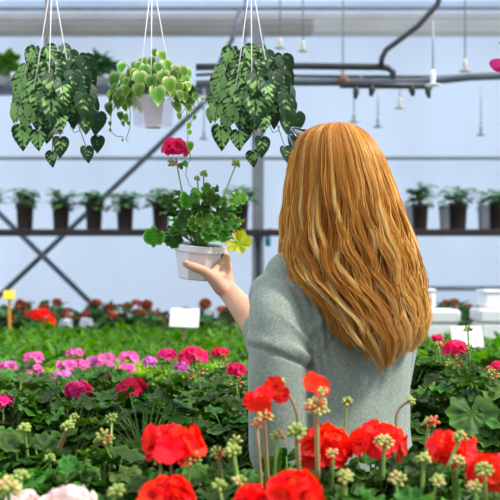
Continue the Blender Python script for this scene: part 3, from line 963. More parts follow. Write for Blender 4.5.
# ------------------------------------------------------------------ plants on the wall shelf
def shelf_plant(px, label, w=18, top=189, pot='pot_brown', Y=SY + .03, zb=None, hgt=27, spread=.075):
    zb = ZS if zb is None else zb
    p = P(px, 0, Y)
    o = thing('potted_plant', (p.x, Y, zb), label, 'plant', 'potted plants along the wall shelf')
    r = w * Y / F / 2; h = hgt * Y / F
    mb = MB(); mb.lathe((p.x, Y, zb), [(r * .80, 0), (r * .82, .004), (r * .95, h * .80), (r, h * .81), (r * 1.04, h * .98), (r * .98, h), (r * .9, h * .99), (r * .88, h * .9), (.002, h * .9)], 20)
    mesh_obj('pot', mb, M[pot], o)
    mesh_obj('soil', soil_mb((p.x, Y, zb + h * .93), r * .88), M['soil'], o)
    H = P(0, top, Y).z - (zb + h)
    mb = MB(); c = V(p.x, Y, zb + h * .9)
    for i in range(16):
        a = i * 2.4 + rnd(-.3, .3); k = rnd(.3, 1); hz = rnd(.45, 1.0)
        q = c + V(math.cos(a) * spread * k, math.sin(a) * spread * k, H * hz + h * .1)
        mb.tube([c, (c + q) / 2 + V(0, 0, .01), q], [.003, .0025, .002], 4, cap=False, m=1)
        for j in range(5):
            d = V(math.cos(a + j * 1.7), math.sin(a + j * 1.7), rnd(-.2, .5))
            mb.leaf(q - V(0, 0, j * .018), d, V(-d.x * .4, -d.y * .4, 1), rnd(.04, .065), PEP, bladez(.2, .3), tint(), rings=(.6, 1))
    mesh_obj('foliage', mb, [M['leaf_shelf'], M['stem']], o)
    return o


shelf_plant(25, 'potted plant in a brown pot, first whole one from the shelf\'s left end')
shelf_plant(61, 'potted plant in a brown pot, second from the left on the shelf', top=190)
shelf_plant(94, 'wide leafy potted plant in a brown pot, third from the left on the shelf', top=191, spread=.09)
o = shelf_plant(125, 'potted plant in a brown pot with a small white tag, fourth on the shelf', top=192, spread=.09)
q = P(117, 212, SY - .02); mb = MB(); mb.box(P(117, 204, SY - .02), (.035, .004, .09), .001)
tag(mesh_obj('plant_tag', mb, M['sign_white'], loc=q, smooth=False), 'small white tag stuck in the fourth brown pot on the shelf', 'tag')
shelf_plant(161, 'potted plant in a brown pot on the shelf just left of the held geranium', top=189, spread=.09)
shelf_plant(240, 'potted plant in a brown pot between the held geranium and the steel post', top=186)
shelf_plant(-12, 'potted plant in a brown pot cut off by the left edge on the shelf')
shelf_plant(420, 'potted plant in a brown pot on the shelf close beside the woman\'s hair', top=184, w=17, hgt=26)
shelf_plant(458, 'potted plant in a brown pot beside a grey pot, second right of the woman', top=188, w=19, hgt=27, spread=.10)
shelf_plant(498, 'potted plant in a brown pot cut by the right edge on the shelf', top=189, w=18, spread=.09)
for px, lab in ((447, 'grey pot tucked behind the second brown pot right of the woman'), (486, 'grey pot on the shelf beside the brown pot at the right edge'), (413, 'grey pot on the shelf half hidden behind the woman\'s hair')):
    p = P(px, 0, SY + .05); r = .048; h = .15
    mb = MB(); mb.lathe((p.x, SY + .07, ZS), [(r * .8, 0), (r * .82, .004), (r * .96, h * .8), (r, h * .82), (r * 1.03, h), (r * .95, h), (r * .75, .01), (.002, .008)], 20)
    tag(mesh_obj('plant_pot', mb, M['pot_grey'], loc=(p.x, SY + .07, ZS)), lab, 'pot', 'grey pots on the wall shelf')


def bushy(px, py0, py1, w, Y, zb, label, mat='leaf_young', outl=PEP):
    p = P(px, py1, Y)
    o = thing('potted_plant', (p.x, Y, zb), label, 'plant', 'plants on the high grey shelf')
    h = .05
    mb = MB(); mb.lathe((p.x, Y, zb), [(.045, 0), (.06, h * .9), (.063, h), (.055, h), (.05, h * .8), (.002, h * .8)], 18); mesh_obj('pot', mb, M['pot_grey'], o)
    R = w * Y / F / 2; H = (py1 - py0) * Y / F
    mb = young_foliage((p.x, Y, zb + h * .7), R, H, 90, .045, .08, outl); mesh_obj('foliage', mb, [M[mat], M['stem']], o)


bushy(3, 62, 88, 36, UY, ZU, 'bushy bright green plant on the high shelf at the left edge')
bushy(101, 64, 88, 22, UY, ZU, 'sparse green plant on the high shelf between the left and middle hanging baskets', 'leaf_shelf')
bushy(-40, 62, 88, 36, UY, ZU, 'bushy green plant on the high shelf cut off by the left edge')

# ------------------------------------------------------------------ overhead rail for the baskets (just above the frame)
HY = 2.2
rail_z = P(0, -40, HY).z
mb = MB(); mb.tube([V(-2.4, HY, rail_z), V(2.4, HY, rail_z)], .012, 10)
rl = thing('hanging_rail', (0, HY, rail_z), 'steel pipe overhead that the three hanging baskets hook onto', 'rail')
mesh_obj('pipe', mb, M['galv'], rl)
for x in (-2.3, 2.3):
    mb = MB(); mb.tube([V(x, HY, rail_z), V(x, HY, .78)], .014, 8); mesh_obj('upright', mb, M['galv'], rl)


def basket(px, pot_py, pot_r, pot_h, cords, hook_px, name, label, potmat, octo=False, sc=1.0):
    """root empty at the pot's base; white cords run from the rim to a hook on the rail"""
    base = P(px, pot_py, HY)
    o = thing(name, base, label, 'plant', 'hanging baskets')
    mb = MB(); r, h = pot_r, pot_h
    mb.lathe(base, [(r * .62, 0), (r * .66, .003), (r * .93, h * .86), (r, h * .87), (r * 1.03, h), (r * .97, h), (r * .9, h * .9), (.002, h * .88)], 24)
    mesh_obj('pot', mb, M[potmat], o)
    mesh_obj('soil', soil_mb(base + V(0, 0, h * .92), r * .9), M['soil'], o)
    top = base + V(0, 0, h)
    hook = V((hook_px - 250) * HY / F, HY, rail_z - .035)
    for (cx, cy) in cords:
        q = top + V(r * cx, r * cy, 0)
        mb = MB(); mb.tube([q, (q + hook) / 2 + V(0, 0, -.002), hook], .0011, 6); mesh_obj('cord', mb, M['cord'], o)
    mb = MB(); mb.tube([hook + V(0, 0, -.004), hook + V(0, 0, .03), hook + V(0, .006, .046), hook + V(0, .016, .046), hook + V(0, .02, .035)], .0014, 6); mesh_obj('hook', mb, M['galv'], o)
    return o, top


# left hanging basket: silver-patterned heart leaves in a dome, trailing below
o, top = basket(52, 133, .037, .062, ((-1.0, -.9), (.05, -1.34), (1.33, .13)), 52, 'hanging_plant', 'hanging plant with silver-patterned heart leaves, leftmost of the three baskets', 'pot_hanging')
o['category'] = 'plant'
mb = MB(); vmb = MB()
C0 = P(55, 92, HY)
rg_ = MB(); rg_.tube([top + V(.0495 * math.cos(t), .0495 * math.sin(t), 0) for t in [2 * PI * i / 28 for i in range(29)]], .0015, 6, cap=False); mesh_obj('hanger_ring', rg_, M['cord'], o)
cx = lambda x, y, Y=HY: P(x / 2.941, y / 2.941, Y)
# leaves read off the front of the dome: centre x, y, length, lean of the tip, y offset of depth
SIL = [(92, 168, 64, -.25, .02), (152, 158, 54, .75, .0), (198, 152, 48, .85, .03), (256, 195, 66, .25, .0), (66, 218, 60, -.2, .02), (128, 212, 66, -.1, -.02),
       (160, 262, 84, .1, -.05), (180, 205, 60, .2, -.01), (222, 215, 64, .15, .0), (100, 262, 70, -.15, -.03), (60, 275, 60, -.3, .0), (205, 270, 66, .05, -.04),
       (245, 240, 66, .1, -.01), (150, 315, 84, .05, -.06), (85, 315, 62, -.15, -.03), (245, 312, 66, -.1, -.04), (50, 325, 58, -.15, .0), (110, 350, 58, .0, -.04),
       (78, 360, 56, -.1, -.02), (175, 358, 58, .1, -.05), (206, 320, 62, .1, -.03), (268, 280, 60, .3, .0), (252, 368, 52, -.05, -.02), (284, 362, 64, -.2, .0),
       (275, 320, 48, .2, .01), (120, 175, 56, -.1, .03), (215, 175, 52, .3, .03), (50, 300, 50, -.3, .03), (240, 185, 50, .2, .04), (45, 340, 44, -.1, .03),
       (130, 280, 62, 0, -.05), (190, 240, 60, .1, -.03), (110, 230, 56, -.1, -.01), (230, 285, 60, 0, -.03), (75, 245, 56, -.25, .01),
       (140, 370, 52, 0, -.03), (215, 350, 50, .1, -.02), (185, 300, 62, 0, -.05), (165, 185, 56, .1, .0), (262, 345, 48, .1, .02), (112, 300, 64, -.1, -.055), (150, 352, 58, 0, -.06), (132, 330, 60, .1, -.055), (185, 270, 62, .1, -.06), (92, 330, 56, -.1, -.045), (215, 240, 60, .15, -.04)]
LOW = [(66, 404, 70, .22, .0), (112, 412, 58, .15, -.02), (140, 398, 44, .1, .01), (178, 432, 56, .02, -.03), (153, 467, 46, .05, -.02), (257, 455, 48, .08, .0), (287, 425, 48, -.15, .02)]
def silver(c, L, lean, dark, yaw=None):
    """c = middle of the blade"""
    off = c - C0
    out = V(off.x, off.y, 0); out = out.normalized() if out.length > .01 else V(0, -1, 0)
    tip = V(lean, -.15, -1).normalized() + out * .12
    nr = V(off.x * 4, -1 + off.y * 2, .5) + V(rnd(-.5, .5), 0, rnd(-.35, .45))
    L *= 1.08
    mb.leaf(c - tip.normalized() * L * .5, tip, nr, L, HEART, bladez(rnd(.12, .3), rnd(.05, .3)), (rnd(.15, .75), max(0, min(1, dark)), random.random()), cen=(0, .4))
    return c - tip.normalized() * L * .5
for (x, y, L, ln, dy) in SIL + LOW:
    c = cx(x, y, HY + dy)
    # side shade painted into the leaf pattern: less silver towards the right
    side_light = .95 - (x - 40) / 250 * .95 + rnd(-.15, .15)
    st = silver(c, L / 2.941 * HY / F, ln, side_light)
    r = top + V((st.x - top.x) * .25, (st.y - top.y) * .25, .01)
    if (x, y, L, ln, dy) in LOW:
        up = cx(x * .7 + 165 * .3, y - 90, HY + dy)
        vmb.tube([r, (r + up) / 2 + V(0, 0, .03), up, st], .0011, 5, cap=False)
    else:
        vmb.tube([r, (r + st) / 2 + V(0, 0, .02), st], .0012, 5, cap=False)
# the far side and the inside of the dome
for i in range(46):
    a = rnd(-.15, PI + .15) if i < 34 else rnd(0, 2 * PI); el = rnd(-.5, 1.2); k = rnd(.75, 1) if i < 34 else rnd(.4, .7)
    c = C0 + V(math.cos(a) * math.cos(el) * .085 * k, math.sin(a) * math.cos(el) * .085 * k, math.sin(el) * .085 * k - .005)
    silver(c, rnd(.04, .054), math.cos(a) * .4, .8 - (c.x - C0.x) * 5 - .3)  # same painted side shade, less silver to the right
vmb.tube([cx(206, 350), cx(208, 372), cx(218, 390), cx(232, 386), cx(238, 370)], .0010, 5, cap=False)
mesh_obj('foliage', mb, M['leaf_silver'], o); mesh_obj('vines', vmb, M['vine'], o)
q = dup(o, o.location + V(199 * HY / F, 0, 0), 0, 1, 'hanging plant with silver-patterned heart leaves, close above the woman\'s sunglasses')

# middle hanging basket: cream-edged leaves over a white tapered pot
o, top = basket(153, 128, .026, .070, ((-1.1, -1.4), (0, -1.75), (1.75, .2)), 152, 'hanging_plant', 'hanging plant with cream-edged leaves over a milky white pot, middle basket', 'pot_hanging')
mb = MB()
mb.lathe(P(153, 127, HY), [(.036, .0), (.040, .001), (.043, .004), (.047, .066), (.049, .068), (.047, .069), (.0455, .066), (.0415, .006), (.036, .003)], 28, False); mesh_obj('cover_pot', mb, M['clear'], o)
mb = MB(); vmb = MB()
mc = lambda x, y, Y=HY: P(95 + x * .22, 40 + y * .22, Y)
PEPS = [(85, 185, 72, -.4, 0), (122, 130, 58, -.3, .02), (140, 190, 66, -.2, -.02), (205, 180, 70, .1, -.05), (258, 195, 68, .0, -.06), (200, 235, 70, -.1, -.05), (285, 255, 84, .1, -.06), (340, 205, 70, .15, -.05),
        (105, 275, 68, -.2, -.02), (66, 315, 60, -.1, .0), (138, 235, 60, -.2, -.02), (70, 250, 46, -.3, .02), (115, 345, 40, 0, 0), (138, 355, 42, .2, .01), (135, 305, 40, .1, 0),
        (270, 58, 34, .3, 0), (305, 75, 50, .6, 0), (255, 105, 50, -.3, 0), (330, 120, 60, .5, 0), (290, 140, 58, 0, -.03), (225, 140, 56, -.1, -.03), (180, 120, 44, -.4, .01), (375, 160, 58, .5, 0),
        (410, 190, 56, .5, .01), (425, 150, 50, .7, .02), (385, 215, 56, .3, -.02), (430, 235, 54, .3, 0), (405, 260, 48, .2, -.01), (440, 275, 44, .3, .02), (375, 275, 30, 0, -.02), (165, 170, 56, -.2, -.01),
        (310, 175, 60, .1, -.04), (355, 165, 54, .3, -.02), (240, 165, 50, 0, -.02), (420, 275, 40, .2, 0), (455, 260, 40, .5, .02), (350, 240, 46, .2, -.03), (390, 250, 44, .2, 0), (160, 245, 50, 0, 0),
        (382, 348, 36, .3, 0), (452, 352, 26, 0, 0), (425, 390, 40, .2, 0), (430, 420, 30, .1, 0), (490, 270, 26, .8, .01), (68, 380, 24, 0, 0), (70, 410, 18, 0, 0), (125, 455, 16, -.3, 0), (152, 380, 22, .1, 0),
        (432, 483, 48, .15, 0), (128, 380, 30, 0, 0)]
C1 = P(153, 92, HY)
for i in range(34):
    x = rnd(95, 440); y = rnd(110, 235) + (30 if x < 160 or x > 370 else -10); PEPS.append((x, y, rnd(40, 62), (x - 265) / 300 + rnd(-.2, .2), rnd(-.04, .02)))
for (x, y, L, ln, dy) in PEPS:
    c = mc(x, y, HY + dy); off = c - C1; L = L * .22 * HY / F * (1.1 if y < 300 else 1)
    tip = V(ln, -.2, -1).normalized(); nr = V(off.x * 5, -1, .7) + V(rnd(-.4, .4), 0, rnd(-.3, .3))
    st = c - tip * L * .5
    mb.leaf(st, tip, nr, L, HEART if L > .026 else PEP, bladez(rnd(.1, .45), rnd(0, .4)), tint(), cen=(0, .42))
    if y < 300:
        r = top + V((st.x - top.x) * .3, (st.y - top.y) * .3, .005)
        vmb.tube([r, (r + st) / 2 + V(0, 0, .015), st], .0010, 5, cap=False)
for i in range(46):
    a = rnd(0, PI); el = rnd(-.2, 1.1); k = rnd(.7, 1)
    c = top + V(math.cos(a) * math.cos(el) * .085 * k, math.sin(a) * math.cos(el) * .07 * k, math.sin(el) * .055 * k + .005)
    tip = V(math.cos(a), math.sin(a), -.7)
    mb.leaf(c, tip, V(math.cos(a), math.sin(a), 1), rnd(.028, .042), PEP, bladez(.2, .3), tint(), cen=(0, .42))
def run(*pts): vmb.tube([mc(x, y, HY + d) for x, y, d in pts], .0009, 5, cap=False)
run((110, 260, 0), (75, 330, 0), (68, 380, 0), (72, 415, 0), (100, 438, 0), (130, 440, 0))
run((150, 260, 0), (160, 330, 0), (158, 400, 0), (140, 455, 0), (152, 465, 0))
run((400, 250, 0), (415, 300, 0), (420, 400, 0), (422, 470, 0), (436, 540, 0), (420, 565, 0), (412, 610, 0), (430, 660, 0), (470, 690, 0))
run((440, 270, 0), (458, 320, 0), (450, 352, 0), (430, 385, 0))
run((375, 275, 0), (378, 310, 0), (395, 332, 0), (410, 310, 0))
run((450, 250, 0), (480, 300, 0), (500, 320, 0))
mesh_obj('foliage', mb, M['leaf_cream'], o); mesh_obj('vines', vmb, M['vine'], o)

# magenta bloom hanging in at the right edge
p = P(531, 95, 2.9)
o = thing('hanging_plant', p, 'hanging plant at the right edge showing only one magenta bloom', 'plant', 'hanging baskets')
mb = MB(); mb.lathe(p, [(.05, 0), (.075, .09), (.08, .1), (.07, .1), (.065, .085), (.002, .085)], 22); mesh_obj('pot', mb, M['pot_hanging'], o)
mesh_obj('soil', soil_mb(p + V(0, 0, .088), .066), M['soil'], o)
mesh_obj('foliage', ger_foliage(p + V(0, 0, .088), .07, .10, 26, .03, .05), [M['leaf_mid'], M['stem']], o)
b = P(499, 63, 2.85); mb = MB()
for k in range(6):
    mb.leaf(b + V(.006, 0, .012), V(-.8 + .15 * k, rnd(-.4, .4), -.6 - .1 * k), V(-.4, -1, .3), .036, PET, bladez(.2, .2), tint(), cen=(0, .5))
mesh_obj('flower_head', mb, M['magenta'], o)
mb = MB(); mb.tube([p + V(0, 0, .1), P(515, 48, 2.87), b + V(.008, 0, .014)], .0016, 6); mesh_obj('flower_stem', mb, M['stem'], o)
for dx in (-.07, .07):
    mb = MB(); mb.tube([p + V(dx, 0, .1), p + V(0, 0, .55), p + V(0, 0, 1.2)], .0012, 5); mesh_obj('cord', mb, M['cord'], o)

# ------------------------------------------------------------------ tags and white boxes at the back of the beds
def sign(name, px, py, w, h, Y, rz, roll, mat, stmat, label, down, cat='sign', lines=0):
    c = P(px, py, Y); W, Hh = w * Y / F, h * Y / F
    o = thing(name, (c.x, Y, c.z - down), label, cat)
    R = Matrix.Rotation(rz, 3, 'Z') @ Matrix.Rotation(-.42, 3, 'X') @ Matrix.Rotation(roll, 3, 'Y')
    mb = MB(); mb.box(c, (W, .006, Hh), .002, R); mesh_obj('card', mb, M[mat], o, smooth=False)
    mb = MB(); mb.box(c + V(0, .012, -(down) / 2), (.014, .008, down), .002); mesh_obj('stake', mb, M[stmat], o, smooth=False)
    if lines:
        mb = MB()
        for i in range(lines):
            ww = W * (.55 + .25 * ((i * 7) % 3) / 2)
            mb.box(c + R @ V(-(W * .85 - ww) / 2, -.0042, Hh * (.30 - .62 * i / max(1, lines - 1))), (ww, .001, Hh * .035), 0, R)
        mesh_obj('printed_lines', mb, M['ink'], o, smooth=False)


sign('plant_sign', 184.5, 318, 29, 20, 4.3, .0, math.radians(3), 'sign_white', 'stake', 'blank white card sign standing among the bright green plants, left of the forearm', .34)
sign('plant_sign', 9, 295, 12, 10, 4.8, 0, 0, 'sign_yellow', 'stake_orange', 'small yellow card on an orange stake at the left edge', .38)
sign('plant_sign', 467, 337, 32, 23, 3.95, .12, 0, 'sign_white', 'stake', 'white card sign with faint printed lines, right of the hair ends', .30, lines=4)


def wbox(px0, py0, px1, py1, Y, dep, label, zb=None):
    a, c = P(px0, py1, Y), P(px1, py0, Y); zb = a.z if zb is None else zb
    o = thing('storage_box', ((a.x + c.x) / 2, Y + dep / 2, zb), label, 'box', 'white boxes at the end of the bed')
    w, h = c.x - a.x, c.z - zb
    mb = MB(); mb.box(((a.x + c.x) / 2, Y + dep / 2, zb + h * .42), (w * .96, dep * .96, h * .84), .012); mesh_obj('body', mb, M['sign_white'], o, smooth=False)
    mb = MB(); mb.box(((a.x + c.x) / 2, Y + dep / 2, zb + h * .92), (w, dep, h * .16), .01); mesh_obj('lid', mb, M['pot_white'], o, smooth=False)


zz = BZ
wbox(424, 310, 461, 345, 4.5, .22, 'white box standing lower, right beside the hair ends', zz)
wbox(480, 309, 520, 350, 4.4, .22, 'white box standing lower at the right edge behind the printed sign', zz)
wbox(484, 290, 524, 308.8, 4.45, .16, 'white box stacked on top at the right edge', P(0, 309, 4.4).z)
wbox(423, 289, 436, 309.8, 4.55, .12, 'small white box stacked on top beside the hair ends', P(0, 310, 4.5).z)
p = P(470, 322, 4.7)
o = thing('bushy_plant', (p.x, 4.72, BZ), 'dark green bush between the two stacks of white boxes', 'plant')
pot_and_soil(o, (p.x, 4.72, BZ), .07)
mesh_obj('foliage', young_foliage(V(p.x, 4.72, BZ + .09), .12, P(0, 306, 4.7).z - BZ - .09, 150, .04, .07, PEP), [M['leaf_far'], M['stem']], o)

# ------------------------------------------------------------------ the geranium in the woman's hand
PY = 2.30
pc = P(198, 262, PY)                       # middle of the pot
tilt = V(.09, -.10, 1).normalized()
TM = V(0, 0, 1).rotation_difference(tilt).to_matrix()
PR, PHh = .058, .078
pbase = pc - tilt * PHh * .5
o = thing('potted_geranium', pbase, 'rose-blooming geranium in a white faceted pot held up in the woman\'s hand', 'geranium')
prof = [(.036, 0), (.038, .002), (.0515, .060), (.0515, .061)]
mb = MB(); n = 8
mb.lathe(pbase, [(.002, 0.001), (.041, 0), (.044, .003), (.0565, .064)], 8, False, rot=PI / 8, axis=tilt)
mb.lathe(pbase, [(.0565, .063), (.0600, .066), (.0606, .078), (.0585, .080), (.0555, .078), (.053, .066), (.002, .064)], 32, False, axis=tilt)
mesh_obj('pot', mb, M['pot_white'], o, smooth=False)
sb = MB(); sb.lathe(pbase + tilt * .072, [(.054, -.004), (.05, .001), (.02, .006), (.002, .006)], 20, axis=tilt); mesh_obj('soil', sb, M['soil'], o)
soilc = pbase + tilt * .074
mb = MB()
hc = lambda x, y, d=0: P(140 + x * .24, 130 + y * .24, PY + d)
# centre x, y, size (crop px), tip direction on the picture plane, depth, how much the face looks up
HL = [(60, 445, 92, -2.6, -.03, .2), (140, 455, 78, 2.8, -.04, .1), (125, 295, 84, -2.4, .0, .9), (140, 345, 70, -2.2, .01, 1.0), (210, 290, 90, 2.9, -.03, .6), (275, 250, 64, .3, .0, 1.2), (290, 290, 86, 2.6, -.04, .5),
      (330, 300, 80, 1.6, -.01, .8), (405, 285, 88, 1.9, -.02, .6), (420, 300, 64, 1.7, .02, .8), (200, 350, 92, -2.9, -.03, .7), (255, 330, 84, 3.0, -.05, .5), (180, 390, 84, -2.5, -.04, .5), (330, 350, 80, 2.4, -.03, .6),
      (375, 385, 90, 2.2, -.04, .3), (300, 400, 88, 2.9, -.06, .4), (290, 435, 76, 3.0, -.06, .3), (150, 420, 66, -2.4, -.02, .5), (340, 440, 66, 2.6, -.05, .3), (230, 270, 60, -.4, .02, 1.2), (240, 385, 84, -3.0, -.05, .5),
      (170, 265, 60, -1.2, .02, 1.2), (360, 330, 74, 1.8, .0, .8), (270, 370, 84, 3.1, -.06, .5), (220, 415, 60, -2.9, -.05, .4), (395, 330, 66, 1.9, .02, .8), (310, 255, 56, .8, .03, 1.2), (190, 310, 74, -2.6, .0, .8)]
def held_leaf(mbx, x, y, s, ang, d, up, cup=None):
    c = hc(x, y, d); L = s * .24 * PY / F * 1.0
    tip = V(math.sin(ang), -.35, math.cos(ang) * .8); nr = V(math.sin(ang) * .35 + rnd(-.25, .25), -1, up + rnd(-.1, .2))
    tp = tip.normalized(); st = c - tp * L * .42
    mbx.leaf(st, tip, nr, L, GER_HI, gerz(rnd(-.25, .5) if cup is None else cup, rnd(.06, .11)), tint())
    at = st + tp * L * .25
    rt = soilc + V(rnd(-.018, .018), rnd(-.018, .018), .004)
    m_ = (rt + at) / 2 + V(0, 0, .022)
    return [rt, m_, at]
pet = MB()
for q in HL:
    pet.tube(held_leaf(mb, *q), [.002, .0017, .0014], 5, cap=False)
for i in range(22):                        # leaves round the back
    a = rnd(.1, PI - .1); el = rnd(-.05, 1.3)
    c = soilc + V(math.cos(a) * math.cos(el) * .088, math.sin(a) * math.cos(el) * .08, .02 + .085 * math.sin(el))
    d = V(math.cos(a), math.sin(a), rnd(-.3, .1))
    mb.leaf(c - d * .012, d, V(math.cos(a) * .5, math.sin(a) * .5, .9), rnd(.034, .048), GER_HI, gerz(rnd(-.2, .5), .08), tint())
    pet.tube([soilc, (soilc + c) / 2 + V(0, 0, .02), c], .0016, 5, cap=False)
mesh_obj('foliage', mb, M['leaf_held'], o)
mesh_obj('leaf_stalks', pet, M['stem'], o)
yl = MB(); st = held_leaf(yl, 410, 475, 110, 2.2, -.03, .1, .6)
mesh_obj('yellowing_leaf', yl, M['leaf_yellowing'], o)['label'] = 'yellowing drooping leaf'
# bloom and bud stalks
fc = hc(150, 80)
mesh_obj('flower_head', umbel(fc, .028, 17, .0185, .62, -.1, 6), M['rose'], o)
mesh_obj('bud_cluster', bud_mb(hc(135, 132, -.01), .014, 10, .009, .6, V(-.2, -.3, -.9)), [M['bud'], M['bud_red']], o)
mb = MB(); mb.leaf(hc(165, 138, -.01), V(.4, -.2, -1), V(0, -1, .3), .016, PEP, bladez(.2, .3), tint()); mb.leaf(hc(180, 130, -.008), V(.8, -.2, -1), V(0, -1, .4), .017, PEP, bladez(.2, .3), tint())
mesh_obj('bract', mb, M['leaf_mid'], o)
mb = MB(); mb.tube(stem_curve(soilc, hc(150, 120), (-.006, 0, 0)), .0017, 6); mesh_obj('flower_stem', mb, M['stem'], o)
for (x, y, r) in ((400, 142, .009), (265, 184, .008), (238, 203, .006)):
    mesh_obj('bud_cluster', bud_mb(hc(x, y), r, 11, .011 if r > .007 else .008, .4, V(.2, -.3, .8)), [M['bud'], M['bud']], o)
    mb = MB(); mb.tube(stem_curve(soilc, hc(x, y), (.004, 0, 0)), .0016, 6); mesh_obj('bud_stalk', mb, M['stem'], o)

# ------------------------------------------------------------------ the woman
ANG = math.radians(25)
RV, FV = V(math.cos(ANG), math.sin(ANG), 0), V(-math.sin(ANG), math.cos(ANG), 0)
CB = V(.172, 2.03, 0)
def B(l, f, z): return CB + RV * l + FV * f + V(0, 0, z)
def ering(l, f, z, a, b, n=28, p=2.3):
    out = []
    for i in range(n):
        t = 2 * PI * i / n; c, s_ = math.cos(t), math.sin(t)
        out.append(B(l + a * math.copysign(abs(c) ** (2 / p), c), f + b * math.copysign(abs(s_) ** (2 / p), s_), z))
    return out
def limb(mb, pts, rad, n=16):
    """tapering limb with round ends, resampled smoothly"""
    P_, R_ = [], []
    pts = [Vector(q) for q in pts]
    for i in range(len(pts) - 1):
        p0, p1, p2, p3 = pts[max(0, i - 1)], pts[i], pts[i + 1], pts[min(len(pts) - 1, i + 2)]
        for k in range(5):
            t = k / 5
            P_.append(.5 * ((2 * p1) + (p2 - p0) * t + (2 * p0 - 5 * p1 + 4 * p2 - p3) * t * t + (3 * p1 - p0 - 3 * p2 + p3) * t ** 3)); R_.append(rad[i] * (1 - t) + rad[i + 1] * t)
    P_.append(pts[-1]); R_.append(rad[-1])
    mb.tube(P_, R_, n); mb.ball(P_[0], R_[0], n, 10); mb.ball(P_[-1], R_[-1], n, 10)


def fuse(name, mb, vox, mat, parent=None, loc=None, smooth=6, fac=.5, deform=None):
    me = bpy.data.meshes.new('tmp'); me.from_pydata(np.array(mb.v), [], mb.f)
    t = bpy.data.objects.new('tmp', me); COL.objects.link(t)
    m = t.modifiers.new('r', 'REMESH'); m.mode = 'VOXEL'; m.voxel_size = vox
    s = t.modifiers.new('s', 'SMOOTH'); s.iterations = smooth; s.factor = fac
    bpy.context.view_layer.update()
    ev = t.evaluated_get(bpy.context.evaluated_depsgraph_get())
    nm = bpy.data.meshes.new_from_object(ev); nm.name = name
    COL.objects.unlink(t); bpy.data.objects.remove(t); bpy.data.meshes.remove(me)
    if deform:
        n = len(nm.vertices); co = np.empty(n * 3, dtype=np.float32); no_ = np.empty(n * 3, dtype=np.float32)
        nm.vertices.foreach_get('co', co); nm.vertices.foreach_get('normal', no_)
        co, no_ = co.reshape(-1, 3), no_.reshape(-1, 3)
        co = deform(co, no_); nm.vertices.foreach_set('co', co.astype(np.float32).ravel())
    org = Vector(loc) if loc is not None else ORG[parent]
    nm.transform(Matrix.Translation(-org))
    nm.materials.clear(); nm.materials.append(mat)
    nm.polygons.foreach_set('use_smooth', [True] * len(nm.polygons)); nm.update()
    o = bpy.data.objects.new(name, nm); COL.objects.link(o)
    if parent is not None: o.parent = parent
    else: o.location = org
    ORG[o] = org
    return o


def skinmat():
    m, nt, out = newmat('skin')
    bs = nd(nt, 'ShaderNodeBsdfPrincipled', Roughness=.5); bs.inputs['Specular IOR Level'].default_value = .35
    bs.inputs['Subsurface Weight'].default_value = .15; bs.inputs['Subsurface Radius'].default_value = (.01, .004, .002)
    tc = nd(nt, 'ShaderNodeTexCoord'); no = nd(nt, 'ShaderNodeTexNoise', Scale=30.0, Detail=4.0); nt.links.new(tc.outputs['Object'], no.inputs['Vector'])
    nt.links.new(ramp(nt, no.outputs['Fac'], [(.3, (.62, .33, .22)), (.7, (.68, .40, .28))]), bs.inputs['Base Color'])
    n2 = nd(nt, 'ShaderNodeTexNoise', Scale=260.0, Detail=3.0); nt.links.new(tc.outputs['Object'], n2.inputs['Vector'])
    bp = nd(nt, 'ShaderNodeBump', Strength=.25, Distance=.001); nt.links.new(n2.outputs['Fac'], bp.inputs['Height']); nt.links.new(bp.outputs[0], bs.inputs['Normal'])
    nt.links.new(bs.outputs[0], out.inputs[0]); return m


def knit():
    m, nt, out = newmat('grey_green_knit')
    bs = nd(nt, 'ShaderNodeBsdfPrincipled', Roughness=.9); bs.inputs['Specular IOR Level'].default_value = .15; bs.inputs['Sheen Weight'].default_value = .25
    tc = nd(nt, 'ShaderNodeTexCoord'); mp = nd(nt, 'ShaderNodeMapping'); mp.inputs['Scale'].default_value = (1, 1, .6); nt.links.new(tc.outputs['Object'], mp.inputs[0])
    no = nd(nt, 'ShaderNodeTexNoise', Scale=330.0, Detail=4.0, Roughness=.7); nt.links.new(mp.outputs[0], no.inputs['Vector'])
    nt.links.new(ramp(nt, no.outputs['Fac'], [(.30, (.165, .205, .172)), (.5, (.24, .29, .245)), (.72, (.38, .435, .375))]), bs.inputs['Base Color'])
    bp = nd(nt, 'ShaderNodeBump', Strength=.35, Distance=.0012); nt.links.new(no.outputs['Fac'], bp.inputs['Height']); nt.links.new(bp.outputs[0], bs.inputs['Normal'])
    nt.links.new(bs.outputs[0], out.inputs[0]); return m


def hairmat():
    m, nt, out = newmat('ginger_hair')
    at = nd(nt, 'ShaderNodeAttribute', attribute_name='tint'); sep = nd(nt, 'ShaderNodeSeparateColor'); nt.links.new(at.outputs['Color'], sep.inputs[0])
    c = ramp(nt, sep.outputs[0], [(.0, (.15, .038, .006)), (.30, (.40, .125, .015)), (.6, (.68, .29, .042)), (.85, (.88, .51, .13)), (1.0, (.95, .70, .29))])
    bs = nd(nt, 'ShaderNodeBsdfPrincipled', Roughness=.42); bs.inputs['Specular IOR Level'].default_value = .4; bs.inputs['Specular Tint'].default_value = (1, .85, .55, 1)
    tr = nd(nt, 'ShaderNodeBsdfTranslucent'); mx = nd(nt, 'ShaderNodeMixShader'); mx.inputs[0].default_value = .25
    nt.links.new(c, bs.inputs['Base Color']); nt.links.new(c, tr.inputs['Color']); nt.links.new(bs.outputs[0], mx.inputs[1]); nt.links.new(tr.outputs[0], mx.inputs[2]); nt.links.new(mx.outputs[0], out.inputs[0])
    return m


